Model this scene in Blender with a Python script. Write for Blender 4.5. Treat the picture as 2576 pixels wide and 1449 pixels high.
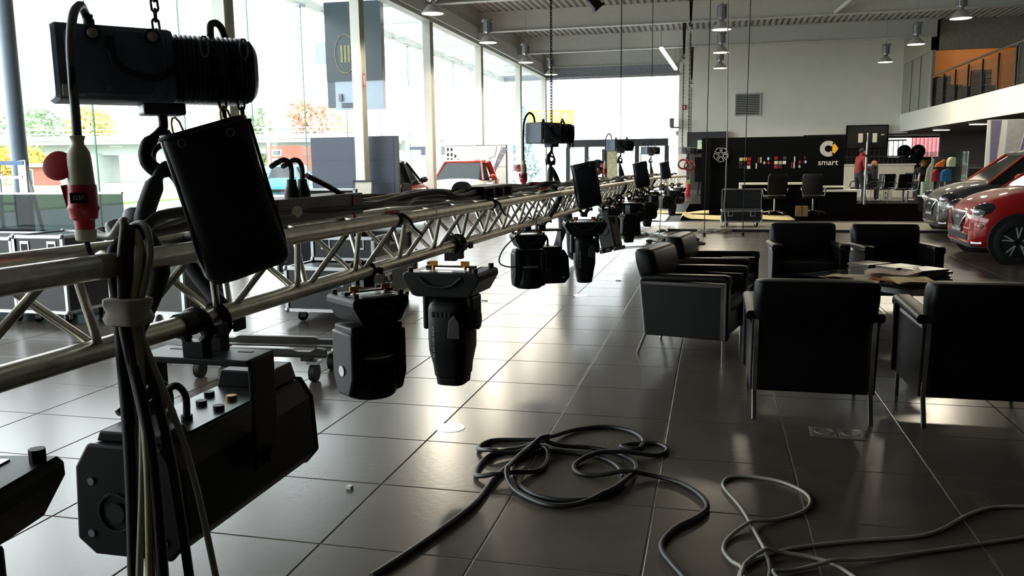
import bpy, math, random
from mathutils import Vector, Matrix
random.seed(7)
PI = math.pi
scene = bpy.context.scene
C = scene.collection
for o in list(bpy.data.objects): bpy.data.objects.remove(o)

# ---------------------------------------------------------------- camera
cd = bpy.data.cameras.new('camera'); cam = bpy.data.objects.new('camera', cd); C.objects.link(cam)
YAW, PIT, ROL = -.2388, .1488, -.0124
fw = Vector((math.sin(YAW)*math.cos(PIT), math.cos(YAW)*math.cos(PIT), -math.sin(PIT)))
rt = Vector((math.cos(YAW), -math.sin(YAW), 0)); up = rt.cross(fw)
r2 = rt*math.cos(ROL) + up*math.sin(ROL); u2 = -rt*math.sin(ROL) + up*math.cos(ROL)
mw = Matrix((r2, u2, -fw)).transposed().to_4x4(); mw.translation = (0, 0, 1.4088)
cam.matrix_world = mw
cd.sensor_width = 36; cd.sensor_fit = 'HORIZONTAL'; cd.lens = 2082.8/2576*36
cd.clip_start = .05; cd.clip_end = 600
scene.camera = cam

# ---------------------------------------------------------------- sky: even bright overcast
SKY = 5.0
wd = bpy.data.worlds.new('overcast'); scene.world = wd; wd.use_nodes = True
bgn = wd.node_tree.nodes['Background']; bgn.inputs[0].default_value = (.93, .97, 1, 1); bgn.inputs[1].default_value = SKY
vs = scene.view_settings; vs.view_transform = 'Standard'; vs.look = 'None'; vs.gamma = 1; vs.use_curve_mapping = False
vs.exposure = 0.65
LAMP_W = 250.0      # watts of each high-bay lamp

# ---------------------------------------------------------------- helpers
def lin(h):
    h = h.lstrip('#'); o = []
    for i in (0, 2, 4):
        c = int(h[i:i+2], 16)/255
        o.append(c/12.92 if c <= .04045 else ((c+.055)/1.055)**2.4)
    return o
MATS = {}
def mat(name, col, rough=.5, metal=0.0, spec=.5, var=.12, scale=8.0, bump=0.0, emit=0.0, coat=0.0, alpha=1.0, trans=0.0, bscale=None):
    if name in MATS: return MATS[name]
    m = bpy.data.materials.new(name); m.use_nodes = True; nt = m.node_tree; n = nt.nodes; L = nt.links
    b = n['Principled BSDF']; c = lin(col) if isinstance(col, str) else list(col)
    b.inputs['Roughness'].default_value = rough; b.inputs['Metallic'].default_value = metal
    b.inputs['Specular IOR Level'].default_value = spec; b.inputs['Coat Weight'].default_value = coat
    b.inputs['Coat Roughness'].default_value = .04
    tc = n.new('ShaderNodeTexCoord'); nz = n.new('ShaderNodeTexNoise'); nz.inputs['Scale'].default_value = scale; nz.inputs['Detail'].default_value = 4
    L.new(tc.outputs['Object'], nz.inputs['Vector'])
    rp = n.new('ShaderNodeValToRGB'); e = rp.color_ramp.elements
    e[0].position = .3; e[1].position = .7
    e[0].color = [max(0, x*(1-var)) for x in c]+[1]; e[1].color = [min(1, x*(1+var)) for x in c]+[1]
    L.new(nz.outputs['Fac'], rp.inputs['Fac']); L.new(rp.outputs['Color'], b.inputs['Base Color'])
    if bump:
        n2 = n.new('ShaderNodeTexNoise'); n2.inputs['Scale'].default_value = bscale or scale*6; L.new(tc.outputs['Object'], n2.inputs['Vector'])
        bp = n.new('ShaderNodeBump'); bp.inputs['Strength'].default_value = bump; bp.inputs['Distance'].default_value = .01
        L.new(n2.outputs['Fac'], bp.inputs['Height']); L.new(bp.outputs['Normal'], b.inputs['Normal'])
    if emit:
        b.inputs['Emission Color'].default_value = c+[1]; b.inputs['Emission Strength'].default_value = emit
    MATS[name] = m; return m
def glassmat(name, tint=(.96, .985, .975), refl=.06, dark=0.0, dcol=(.02, .03, .03)):
    # thin pane: tinted straight-through transmission plus a clear surface reflection
    if name in MATS: return MATS[name]
    m = bpy.data.materials.new(name); m.use_nodes = True; nt = m.node_tree; n = nt.nodes; L = nt.links
    for x in list(n): n.remove(x)
    out = n.new('ShaderNodeOutputMaterial'); tr = n.new('ShaderNodeBsdfTransparent'); gl = n.new('ShaderNodeBsdfGlossy')
    tr.inputs[0].default_value = list(tint)+[1]; gl.inputs['Roughness'].default_value = .02
    nz = n.new('ShaderNodeTexNoise'); nz.inputs['Scale'].default_value = 2
    mx = n.new('ShaderNodeMixShader'); lw = n.new('ShaderNodeFresnel'); lw.inputs[0].default_value = 1.45
    mu = n.new('ShaderNodeMath'); mu.operation = 'MULTIPLY'; mu.inputs[1].default_value = refl/.034
    L.new(lw.outputs[0], mu.inputs[0]); mu.use_clamp = True
    ge = n.new('ShaderNodeNewGeometry'); iv = n.new('ShaderNodeMath'); iv.operation = 'SUBTRACT'; iv.inputs[0].default_value = 1; L.new(ge.outputs['Backfacing'], iv.inputs[1])
    m3 = n.new('ShaderNodeMath'); m3.operation = 'MULTIPLY'; L.new(mu.outputs[0], m3.inputs[0]); L.new(iv.outputs[0], m3.inputs[1])   # reflect only at the entry face
    L.new(m3.outputs[0], mx.inputs[0]); L.new(tr.outputs[0], mx.inputs[1]); L.new(gl.outputs[0], mx.inputs[2])
    last = mx
    if dark:
        df = n.new('ShaderNodeBsdfDiffuse'); df.inputs[0].default_value = list(dcol)+[1]
        m2 = n.new('ShaderNodeMixShader'); m2.inputs[0].default_value = dark
        L.new(last.outputs[0], m2.inputs[1]); L.new(df.outputs[0], m2.inputs[2]); last = m2
    L.new(last.outputs[0], out.inputs[0]); MATS[name] = m; return m

class B:
    def __init__(s): s.v = []; s.f = []; s.M = Matrix.Identity(4)
    def add(s, vs, fs):
        k = len(s.v); s.v += [tuple(s.M @ Vector(p)) for p in vs]; s.f += [tuple(i+k for i in f) for f in fs]; return s
    def box(s, x0, x1, y0, y1, z0, z1):
        return s.add([(x0,y0,z0),(x1,y0,z0),(x1,y1,z0),(x0,y1,z0),(x0,y0,z1),(x1,y0,z1),(x1,y1,z1),(x0,y1,z1)],
            [(0,3,2,1),(4,5,6,7),(0,1,5,4),(1,2,6,5),(2,3,7,6),(3,0,4,7)])
    def bc(s, c, sz): return s.box(c[0]-sz[0]/2, c[0]+sz[0]/2, c[1]-sz[1]/2, c[1]+sz[1]/2, c[2]-sz[2]/2, c[2]+sz[2]/2)
    def bar(s, p0, p1, w, h, upv=(0,0,1)):
        p0 = Vector(p0); p1 = Vector(p1); d = (p1-p0).normalized(); u = Vector(upv)
        if abs(d.dot(u)) > .98: u = Vector((0,1,0))
        x = d.cross(u).normalized(); u = x.cross(d)
        q = [x*w/2+u*h/2, -x*w/2+u*h/2, -x*w/2-u*h/2, x*w/2-u*h/2]
        return s.add([p0+k for k in q]+[p1+k for k in q], [(0,1,2,3),(7,6,5,4),(0,4,5,1),(1,5,6,2),(2,6,7,3),(3,7,4,0)])
    def loft(s, rings, cap=True, closed=True):
        n = len(rings[0]); vs = [p for r in rings for p in r]; fs = []
        for i in range(len(rings)-1):
            for j in range(n if closed else n-1):
                a = i*n+j; b = i*n+(j+1) % n; fs.append((a, b, b+n, a+n))
        if cap: fs.append(tuple(range(n-1, -1, -1))); fs.append(tuple((len(rings)-1)*n+j for j in range(n)))
        return s.add(vs, fs)
    def cyl(s, p0, p1, r0, r1=None, n=12, cap=True):
        r1 = r0 if r1 is None else r1; p0 = Vector(p0); p1 = Vector(p1); d = (p1-p0).normalized()
        u = Vector((0,0,1)) if abs(d.z) < .9 else Vector((1,0,0)); x = d.cross(u).normalized(); y = d.cross(x)
        return s.loft([[p+(x*math.cos(2*PI*k/n)+y*math.sin(2*PI*k/n))*r for k in range(n)] for p, r in ((p0, r0), (p1, r1))], cap)
    def tube(s, pts, r, n=8, closed=False, cap=True):
        pts = [Vector(p) for p in pts]; m = len(pts); rings = []; x = None
        for i, p in enumerate(pts):
            a = pts[(i-1) % m] if (i or closed) else p; b = pts[(i+1) % m] if (i < m-1 or closed) else p
            d = (b-a).normalized()
            if x is None:
                u = Vector((0,0,1)) if abs(d.z) < .9 else Vector((1,0,0)); x = d.cross(u).normalized()
            else:
                x = (x-d*x.dot(d)).normalized()
            y = d.cross(x); rr = r[i] if isinstance(r, (list, tuple)) else r
            rings.append([p+(x*math.cos(2*PI*k/n)+y*math.sin(2*PI*k/n))*rr for k in range(n)])
        if closed: rings.append(rings[0])
        return s.loft(rings, cap and not closed)
    def lathe(s, prof, c=(0,0,0), n=20, axis='Z', cap=True):
        rings = []
        for r, z in prof:
            q = []
            for k in range(n):
                a = 2*PI*k/n; u, v = r*math.cos(a), r*math.sin(a)
                q.append({'Z': (u, v, z), 'X': (z, u, v), 'Y': (u, z, -v)}[axis])
            rings.append([Vector(c)+Vector(t) for t in q])
        return s.loft(rings, cap)
    def prism(s, poly, a0, a1, axis='Y'):
        def P(q, a): return {'X': (a, q[0], q[1]), 'Y': (q[0], a, q[1]), 'Z': (q[0], q[1], a)}[axis]
        return s.loft([[P(q, a0) for q in poly], [P(q, a1) for q in poly]])
    def sph(s, c, r, n=12, m=8):
        if not isinstance(r, (tuple, list)): r = (r, r, r)
        rings = []
        for i in range(m+1):
            t = PI*i/m; t = min(max(t, .06), PI-.06)
            rings.append([(c[0]+r[0]*math.sin(t)*math.cos(2*PI*k/n), c[1]+r[1]*math.sin(t)*math.sin(2*PI*k/n), c[2]+r[2]*math.cos(t)) for k in range(n)])
        return s.loft(rings)
    def at(s, *ms):
        m = Matrix.Identity(4)
        for q in ms: m = m @ q
        s.M = m; return s
T = lambda *p: Matrix.Translation(p if len(p) == 3 else p[0])
def R(a, ax): return Matrix.Rotation(math.radians(a), 4, ax)
def rrect(w, h, r, n=4, cx=0, cy=0):
    o = []
    for (sx, sy, a0) in ((1,1,0),(-1,1,90),(-1,-1,180),(1,-1,270)):
        for k in range(n+1):
            a = math.radians(a0+90*k/n); o.append((cx+sx*(w/2-r)+r*math.cos(a), cy+sy*(h/2-r)+r*math.sin(a)))
    return o
def spl(pts, k=8, closed=False):
    P = [Vector(p) for p in pts]; n = len(P); o = []
    for i in range(n if closed else n-1):
        if closed: a, b, c, d = P[(i-1) % n], P[i], P[(i+1) % n], P[(i+2) % n]
        else: a, b, c, d = P[max(i-1,0)], P[i], P[i+1], P[min(i+2,n-1)]
        for j in range(k):
            t = j/k; o.append(.5*((2*b)+(c-a)*t+(2*a-5*b+4*c-d)*t*t+(3*b-a-3*c+d)*t**3))
    if not closed: o.append(P[-1])
    return o
def mesh(name, b, m, smooth=None):
    me = bpy.data.meshes.new(name); me.from_pydata(b.v, [], b.f); me.validate()
    me.materials.append(m)
    import bmesh
    bm = bmesh.new(); bm.from_mesh(me); bmesh.ops.recalc_face_normals(bm, faces=bm.faces); bm.to_mesh(me); bm.free()
    if smooth:
        me.polygons.foreach_set('use_smooth', [True]*len(me.polygons)); me.set_sharp_from_angle(angle=math.radians(smooth))
    return me
def obj(name, b, m, parent=None, smooth=None, bev=None, label=None, seg=2):
    o = bpy.data.objects.new(name, mesh(name, b, m, smooth)); C.objects.link(o)
    if parent: o.parent = parent
    if bev:
        md = o.modifiers.new('bevel', 'BEVEL'); md.width = bev; md.segments = seg; md.limit_method = 'ANGLE'; md.angle_limit = math.radians(40)
    if label: o['label'] = label
    return o
def tag(o, label, cat, group=None):
    o['label'] = label; o['category'] = cat
    if group: o['group'] = group
    return o
def thing(name, label, cat, loc=(0,0,0), rz=0, group=None):
    o = bpy.data.objects.new(name, None); C.objects.link(o); o.empty_display_size = .05
    o.location = loc; o.rotation_euler = (0, 0, math.radians(rz)); return tag(o, label, cat, group)
def struct(name, b, m, smooth=None, parent=None):
    o = obj(name, b, m, parent, smooth)
    if not parent: o['kind'] = 'structure'
    return o
def dup(root, loc, rz=None, label=None, group=None, scale=None):
    def cp(o, par):
        c = o.copy(); C.objects.link(c); c.parent = par
        for ch in list(o.children): cp(ch, c)
        return c
    r = cp(root, None); r.location = loc
    if rz is not None: r.rotation_euler = (0, 0, math.radians(rz))
    if scale: r.scale = (scale,)*3
    if label: r['label'] = label
    if group: r['group'] = group
    return r
def text(name, s, size, m, parent, M, ext=.0015, align='CENTER'):
    cu = bpy.data.curves.new(name, 'FONT'); cu.body = s; cu.size = size; cu.extrude = ext; cu.align_x = align; cu.align_y = 'CENTER'; cu.resolution_u = 3
    t = bpy.data.objects.new(name, cu); C.objects.link(t)
    me = bpy.data.meshes.new_from_object(t.evaluated_get(bpy.context.evaluated_depsgraph_get()))
    bpy.data.objects.remove(t); me.materials.clear(); me.materials.append(m); me.name = name
    o = bpy.data.objects.new(name, me); C.objects.link(o)
    if parent: o.parent = parent
    o.matrix_local = M; return o
FACE_CAM = R(90, 'X')      # text readable from -Y
FACE_R = R(90, 'Z') @ R(90, 'X')   # text readable from +X

# ---------------------------------------------------------------- materials
M_white = mat('white_paint', '#c9c7bf', .55, var=.03)
M_whitewall = mat('white_plaster', '#efebe0', .7, var=.03, scale=2)
M_steel = mat('white_steel', '#d3d3cd', .45, var=.04)
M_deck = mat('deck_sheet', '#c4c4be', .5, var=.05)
M_alu = mat('worn_aluminium', '#cfcabc', .38, metal=1, var=.18, scale=20, bump=.05)
M_chrome = mat('chrome', '#c9c9cb', .12, metal=1, var=.03)
M_black = mat('black_plastic', '#060607', .46, var=.2, scale=20, spec=.2)
M_blackm = mat('black_metal', '#07080a', .44, var=.2, scale=15, spec=.2)
M_rubber = mat('black_rubber', '#0a0a0b', .55, var=.2, spec=.3)
M_hoist = mat('hoist_paint', '#353c49', .42, spec=.35, var=.25, scale=12, bump=.06)
M_cover = mat('hoist_cover_paint', '#5a6270', .45, spec=.35, var=.15, scale=12, bump=.05)
M_leather = mat('black_leather', '#060505', .4, spec=.24, var=.2, scale=25, bump=.12, bscale=160)
M_fabric = mat('black_fabric', '#0e0f13', .75, var=.2, scale=30)
M_red = mat('red_plastic', '#a31722', .38, var=.12)
M_cream = mat('cream_plastic', '#a49c80', .5, var=.3, scale=14)
M_ply = mat('case_laminate', '#121318', .42, var=.2, scale=10)
M_casealu = mat('case_aluminium', '#b9bbbd', .35, metal=.9, var=.1)
M_grey = mat('mid_grey', '#6d7075', .5, var=.06)
M_dgrey = mat('dark_grey_panel', '#3c4252', .5, var=.04)
M_skin = mat('skin', '#a56f55', .55, var=.06)
M_hair = mat('dark_hair', '#1a1411', .6, var=.2)
M_paper = mat('newsprint', '#c9b99a', .8, var=.2, scale=18)
M_glass = glassmat('window_glass')
# ================================================================ SETTING
# floor: dark ceramic tiles 0.6 m on a pale joint bed
M_tile = mat('floor_tile', '#4c433c', .25, spec=.45, var=.16, scale=3.0, bump=.03, bscale=30)
M_grout = mat('floor_joint', '#a39a8c', .8, var=.08)
fl_ = struct('floor', B().box(-9.7, 14.2, -5.2, 46, -.12, -.003), M_grout)
tx0, ty0, ts, g = -1.4119, 2.6896, .6, .0028
def tile_b(x, y):
    b = .0025; return [(x+g,y+g,-.004),(x+ts-g,y+g,-.004),(x+ts-g,y+ts-g,-.004),(x+g,y+ts-g,-.004),
        (x+g,y+g,-.0012),(x+ts-g,y+g,-.0012),(x+ts-g,y+ts-g,-.0012),(x+g,y+ts-g,-.0012),
        (x+g+b,y+g+b,0),(x+ts-g-b,y+g+b,0),(x+ts-g-b,y+ts-g-b,0),(x+g+b,y+ts-g-b,0)], \
        [(8,9,10,11)]+[(i, (i+1) % 4, 4+(i+1) % 4, 4+i) for i in range(4)]+[(4+i, 4+(i+1) % 4, 8+(i+1) % 4, 8+i) for i in range(4)]
cells = []
inv = mw.inverted()
for i in range(-14, 26):
    for j in range(-13, 73):
        x, y = tx0+ts*i, ty0+ts*j
        if x < -9.6 or x > 14 or y < -5.1 or y > 45: continue
        q = inv @ Vector((x+.3, y+.3, 0)); vis = q.z < -.3 and abs(q.x/q.z) < .66 and abs(q.y/q.z) < .4
        cells.append((0 if vis else 1, -q.z if vis else 99, x, y))
cells.sort()
vs_, fs_ = tile_b(-.3, -.3)
tme = mesh('tile', B().add(vs_, fs_), M_tile)
for k, (a, d_, x, y) in enumerate(cells[:300]):
    o = bpy.data.objects.new('tile', tme); C.objects.link(o); o.parent = fl_; o.location = (x+.3, y+.3, 0)
b = B()
for a, d_, x, y in cells[300:]: b.add(*tile_b(x, y))
o = obj('tile_field', b, M_tile, fl_); o['kind'] = 'stuff'

# ceiling: trapezoidal deck sheets running along the hall
b = B(); prof = []; x = -7.4
while x < 14.2:
    prof += [(x, 6.03), (x+.09, 6.03), (x+.12, 6.12), (x+.17, 6.12)]; x += .2
b.loft([[(p[0], -5.2, p[1]) for p in prof], [(p[0], 38.2, p[1]) for p in prof]], cap=False, closed=False)
b.box(-7.35, 14.2, -5.2, 46, 6.16, 6.3)
ceil_ = struct('ceiling', b, M_deck)

# walls
b = B().box(-1.5, 7.4, 36, 36.2, 2.42, 6.16).box(-1.5, -.98, 36, 36.2, 0, 2.42).box(.5, 3.5, 36, 36.2, 0, 2.42).box(-1.5, -1.3, 36.2, 38.1, 0, 6.16)
struct('wall_far', b, M_whitewall)
struct('wall_back', B().box(-9.7, 14.2, -5.3, -5.1, 0, 6.16), mat('back_wall', '#2c2a27', .8))
struct('wall_right', B().box(14, 14.2, -5.2, 46, 0, 6.16), mat('right_wall', '#45413b', .8))
b = B().box(-1.6, 14.2, 44, 44.2, 0, 1.5).box(-1.6, 8.2, 44, 44.2, 1.5, 2.6).box(11.4, 14.2, 44, 44.2, 1.5, 2.6).box(8.2, 11.4, 44, 44.2, 2.42, 2.6)
struct('wall_rear_office', b, mat('office_wall', '#4c423c', .8))
struct('ceiling_rear_office', B().box(-1.6, 14.2, 36.2, 44.2, 2.55, 2.7), mat('office_ceiling', '#8d877c', .8))
struct('wall_rear_partition', B().box(9.3, 14, 38.9, 39.1, 0, 2.47), mat('partition', '#77706b', .7))
M_slate = mat('slate_panel', '#2b2e37', .45, var=.06)
b = B().box(-1.12, .5, 35.7, 36.0, 1.98, 2.62).box(-1.12, -1.0, 35.7, 36.2, 0, 2.0).box(-1.0, .5, 37.5, 37.6, 1.75, 2.5)
struct('door_1', b, M_slate)
struct('window_5', B().box(8.2, 11.4, 44.05, 44.08, 1.5, 2.42), glassmat('office_glass'))

# mezzanine
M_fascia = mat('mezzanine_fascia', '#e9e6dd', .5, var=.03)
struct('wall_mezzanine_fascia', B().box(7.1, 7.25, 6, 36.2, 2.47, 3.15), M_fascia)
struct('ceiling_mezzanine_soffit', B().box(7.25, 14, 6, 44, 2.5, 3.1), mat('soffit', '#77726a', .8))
b = B().box(7.1, 7.3, 31.5, 36, 5.05, 6.16).box(7.1, 14, 31.5, 31.7, 5.05, 6.16).box(9.75, 10.15, 31.5, 31.7, 3.1, 5.05).box(7.1, 7.2, 31.45, 31.7, 3.15, 5.05).box(12.6, 14, 31.5, 31.7, 3.1, 5.05)
struct('wall_mezzanine', b, mat('mezzanine_wall', '#a59c90', .7))
M_orange = mat('orange_wall', '#b0702f', .6, var=.08, scale=1.5)
struct('wall_mezzanine_room', B().box(7.16, 14, 35.6, 35.95, 3.1, 6.16), M_orange)
wf = struct('window_4', B().box(7.12, 7.14, 31.7, 36, 3.15, 5.05), glassmat('frosted_panel', tint=(.75, .76, .7), refl=.05, dark=.45, dcol=(.42, .42, .37)))
for y in (33.1, 34.5): obj('mullion', B().box(7.1, 7.15, y-.012, y+.012, 3.15, 5.05), M_grey, wf)

# columns
M_col = mat('column_paint', '#d6d4cb', .5, var=.03)
COLY = [7.45, 11.5, 16.4, 20.8, 25.6, 31.0, 35.8]
clab = ['bluish round steel column at the far left, behind the stepladder', 'steel column right behind the nearest chain hoist', 'cream steel column between the two dark grey display panels',
        'cream steel column between the red car and the white car', 'cream steel column rising behind the white display board', 'slim cream steel column left of the second hoist chain', 'slimmest and farthest cream steel column by the corner glazing']
for k, y in enumerate(COLY):
    if k == 0:
        c_ = thing('round_column', clab[0], 'column', (-7.2, y, 0), 0, 'glass front columns')
        obj('shaft', B().cyl((0,0,0), (0,0,5.05), .085, n=20), mat('grey_column', '#93a0ae', .4, var=.04), c_, 40)  # bluish grey of standing against the light is put into this colour
        obj('base_plate', B().box(-.17,.17,-.17,.17,0,.02), M_steel, c_)
    else:
        c_ = thing('steel_column', clab[k], 'column', (-7.2, y, 0), 0, 'glass front columns')
        b = B().box(-.1,.1,-.13,-.115,0,5.05).box(-.1,.1,.115,.13,0,5.05).box(-.012,.012,-.115,.115,0,5.05)
        obj('shaft', b.box(-.1,-.088,-.115,.115,0,5.05), M_col, c_)
        obj('base_plate', B().box(-.17,.17,-.18,.18,0,.02), M_col, c_)
        if k == 2:
            s_ = obj('fire_sign', B().box(.101,.106,-.06,.06,3.02,3.3), mat('sign_red', '#a01820', .4), c_)
            obj('pictogram', B().box(.106,.108,-.018,.018,3.07,3.25), mat('sign_white', '#e8e8e8', .5), s_)
# roof beams
blab = ['out of view above the camera', 'out of view above the hoist', 'nearest white roof beam, only its lower edge at the top of the view', 'second white roof beam, crossing above the hanging spotlight',
        'third white roof beam, passing behind the hoist chains', 'fourth white roof beam in front of the white end wall', 'last bluish roof beam over the far entrance glazing']
for k, y in enumerate(COLY):
    if k < 2: continue
    c_ = thing('roof_beam', blab[k], 'beam', (0, y, 0), 0, 'white roof beams')
    x1 = 13.9 if y < 30 else 7.1
    if k == 6: x1 = -1.5
    obj('web', B().box(-7.2, x1, -.007, .007, 5.45, 6.03), M_steel, c_)
    obj('flange', B().box(-7.2, x1, -.11, .11, 5.43, 5.45), M_steel, c_); obj('flange', B().box(-7.2, x1, -.11, .11, 6.005, 6.025), M_steel, c_)
    obj('end_plate', B().box(-7.2, -7.18, -.11, .11, 5.05, 6.02), M_steel, c_)
c_ = thing('edge_beam', 'long white edge beam running over the glass front columns', 'beam', (-7.2, 0, 0))
obj('web', B().box(-.008, .008, -5, 38, 5.05, 6.1), M_steel, c_); obj('flange', B().box(-.12, .12, -5, 38, 5.02, 5.05), M_steel, c_)
obj('rail', B().cyl((.13, -5, 5.14), (.13, 38, 5.14), .02, n=8), M_casealu, c_, 40); obj('cable_tray', B().box(.03, .11, -5, 38, 5.62, 5.7), M_casealu, c_)
# far lintel above the corner glazing
struct('trim_1', B().box(-7.2, -1.5, 36.0, 36.16, 5.02, 5.42).box(-9.5, -1.4, 37.9, 38.2, 5.18, 6.16), mat('lintel_blue', '#8b929c', .5))
struct('trim_2', B().cyl((-7.1, 35.9, 4.98), (-1.5, 35.9, 4.98), .035, n=8).box(-7.1, -1.5, 35.86, 35.94, 5.0, 5.05), M_casealu)
# canopy soffit between columns and glass
M_canopy = glassmat('canopy_panel', tint=(.86,.9,.9), refl=.05, dark=.3, dcol=(.8,.84,.84))
cn = struct('ceiling_canopy', B().box(-9.75, -7.25, -5.2, 38.4, 5.3, 5.34), M_canopy)
for k in range(19):
    y = -4+2.35*k
    obj('cross_member', B().box(-9.6, -7.3, y-.04, y+.04, 5.2, 5.3), M_steel, cn)
obj('edge_profile', B().box(-9.62, -9.48, -5.2, 38.4, 5.16, 5.34), M_steel, cn)
for k in range(19):
    y = -2.8+2.35*k; obj('patch_fitting', B().box(-9.58, -9.42, y-.16, y+.16, 5.1, 5.18), M_casealu, cn)
struct('trim_3', B().box(-9.75, -9.6, -5.2, 38.4, 5.3, 5.42).box(-9.75, -7.2, 38.2, 38.4, 5.18, 5.42), M_steel)

# glass front (left) and corner glazing (far): every pane its own piece
M_gedge = mat('glass_edge', '#1f6b58', .15, var=.05)
w1 = struct('window_1', B().box(-9.56, -9.44, -5.2, 38.2, 0, .06), M_casealu)
ys = [-5.1+2.35*k for k in range(19)]
pane = mesh('pane', B().box(-.006, .006, .004, 2.346, .06, 5.2), M_glass)
ed = mesh('joint', B().box(-.012, .012, -.006, .006, .06, 5.2), M_gedge)
for y in ys[:-1]+[ys[-1]-.0]:
    o = bpy.data.objects.new('pane', pane); C.objects.link(o); o.parent = w1; o.location = (-9.5, y, 0)
    o = bpy.data.objects.new('joint', ed); C.objects.link(o); o.parent = w1; o.location = (-9.5, y, 0)
w2 = struct('window_2', B().box(-9.5, -1.5, 37.94, 38.06, 0, .06), M_casealu)
for k in range(4):
    o = obj('pane', B().box(-9.48+1.99*k, -9.48+1.99*(k+1)-.01, 37.99, 38.01, .06, 5.2), M_glass, w2)
    if k: obj('joint', B().box(-9.49+1.99*k, -9.475+1.99*k, 37.98, 38.02, .06, 5.2), M_gedge, w2)
# entrance porch frame in front of the corner glazing
M_anth = mat('anthracite_frame', '#1c1f25', .4, var=.05)
dr = struct('door_2', B().box(-6.5, -2.0, 37.5, 37.9, 2.12, 2.44), M_anth)
for x in (-6.45, -5.6, -3.35, -2.05): obj('jamb', B().box(x-.09, x+.09, 37.5, 37.8, 0, 2.12), M_anth, dr)
for x0, x1 in ((-6.4, -5.65), (-5.5, -4.5), (-4.5, -3.4), (-3.3, -2.1)): obj('pane', B().box(x0, x1, 37.6, 37.62, .05, 2.1), M_glass, dr)
# low step in front of the reception stand
M_step = mat('pale_polished_strip', '#a9a294', .22, var=.06)  # pale colour stands in for the white wall mirrored in the polished floor
struct('floor_step', B().box(-1.9, 9, 17.35, 30, .0, .035), mat('step_tile', '#141010', .5, spec=.12, var=.1))
struct('trim_4', B().box(-1.9, 9, 17.32, 19.3, .03, .05), M_step)
struct('trim_5', B().box(-1.9, 9, 17.28, 17.33, .0, .045), M_anth)
struct('floor_black_carpet', B().box(-.75, 6.2, 20.0, 27.8, .03, .045), mat('dark_carpet', '#060404', .95, spec=.0, var=.2, scale=60, bump=.3))
# ================================================================ OUTSIDE
struct('floor_forecourt', B().box(-140, -9.75, -60, 190, -.2, -.06).box(-9.75, 30, 46, 190, -.2, -.06), mat('forecourt_concrete', '#8f8f8c', .8, var=.08, scale=.6))
struct('floor_verge', B().box(-120, -24, 20, 62, -.06, .02), mat('verge_grass', '#7c9a55', .9, var=.2, scale=1.2))
e1 = Vector((.9716, .2365, 0)); e0 = Vector((-.2365, .9716, 0))
def OP(s, d, z=0): p = e1*s+e0*d; return Vector((p.x, p.y, z))
# overpass
M_conc = mat('pale_concrete', '#b9c2bb', .8, var=.07, scale=.5)
op = thing('road_overpass', 'long pale concrete road overpass beyond the glass front', 'overpass', (0, 0, 0))
b = B(); b.bar(OP(-110, 92, 4.1), OP(-2, 92, 4.1), 9, .35); b.bar(OP(-110, 90, 3.4), OP(-2, 90, 3.4), .6, 1.1)
obj('deck', b, M_conc, op)
obj('kerb', B().bar(OP(-110, 87.4, 4.55), OP(-2, 87.4, 4.55), .4, .5), M_conc, op)
rl = B()
for z in (5.0, 5.45): rl.bar(OP(-110, 87.4, z), OP(-2, 87.4, z), .1, .1)
obj('rail', rl, M_steel, op)
pm = mesh('rail_post', B().box(-.06, .06, -.06, .06, 4.6, 5.5), M_steel)
for k in range(27):
    o = bpy.data.objects.new('rail_post', pm); C.objects.link(o); o.parent = op; o.location = OP(-108+4*k, 87.4)
pm = mesh('pier', B().box(-.9, .9, -2.5, 2.5, -.1, 3.0), M_conc)
for s in (-44.5, -23.2, -8):
    o = bpy.data.objects.new('pier', pm); C.objects.link(o); o.parent = op; o.location = OP(s, 91); o.rotation_euler = (0, 0, .2388)
# trees: trunk, boughs and single leaves
def tree(name, label, s, d, h, rad, col, n=1500, z0=None, lw=.5, conifer=False):
    t = thing(name, label, 'tree', OP(s, d, -.06), 0, 'trees beyond the glass front')
    rng = random.Random(int(s*31+d*7))
    bt = B(); bt.tube([(0,0,0), (.1,0,h*.35), (0,.1,h*.7)], [rad*.09, rad*.07, rad*.03], 7)
    for k in range(5):
        a = k*1.3; bt.tube([(0,0,h*.35), (math.cos(a)*rad*.4, math.sin(a)*rad*.4, h*.6)], [rad*.05, rad*.02], 5)
    obj('trunk', bt, mat('bark', '#5a4d42', .9), t)
    b = B()
    lobes = [(rng.uniform(-.55,.55)*rad, rng.uniform(-.4,.4)*rad, h*rng.uniform(.5,.85), rad*rng.uniform(.4,.62)) for _ in range(11)]
    for k in range(n):
        if conifer:
            zz = rng.random()**1.4; r_ = rad*(1-zz)*rng.uniform(.3,1); a = rng.uniform(0, 6.28); c = Vector((math.cos(a)*r_, math.sin(a)*r_, h*(.08+.92*zz)))
        else:
            l = rng.choice(lobes); v = Vector((rng.gauss(0,1), rng.gauss(0,1), rng.gauss(0,1))).normalized()*l[3]*rng.uniform(.55,1.05)
            c = Vector(l[:3])+v
        u = Vector((rng.gauss(0,1), rng.gauss(0,1), rng.gauss(0,1))).normalized(); w_ = u.orthogonal().normalized(); sz = lw*rng.uniform(.5,1)
        b.add([c-u*sz, c+w_*sz*.5, c+u*sz, c-w_*sz*.5], [(0,1,2,3)])
    obj('foliage', b, mat('leaf_'+col, col, .7, var=.3, scale=.5), t)  # leaf colours paled to carry overexposure and lens flare
tree('leafy_tree', 'green tree rising above the overpass near the left edge', -60, 108, 8.6, 5.4, '#8ea684')
tree('leafy_tree', 'yellow autumn tree rising above the overpass behind the red plug', -52.6, 106, 8.8, 3.4, '#cbba78')
tree('leafy_tree', 'green tree above the overpass right of the black chain bag', -33, 108, 8.8, 3.4, '#9aab8d')
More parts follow.
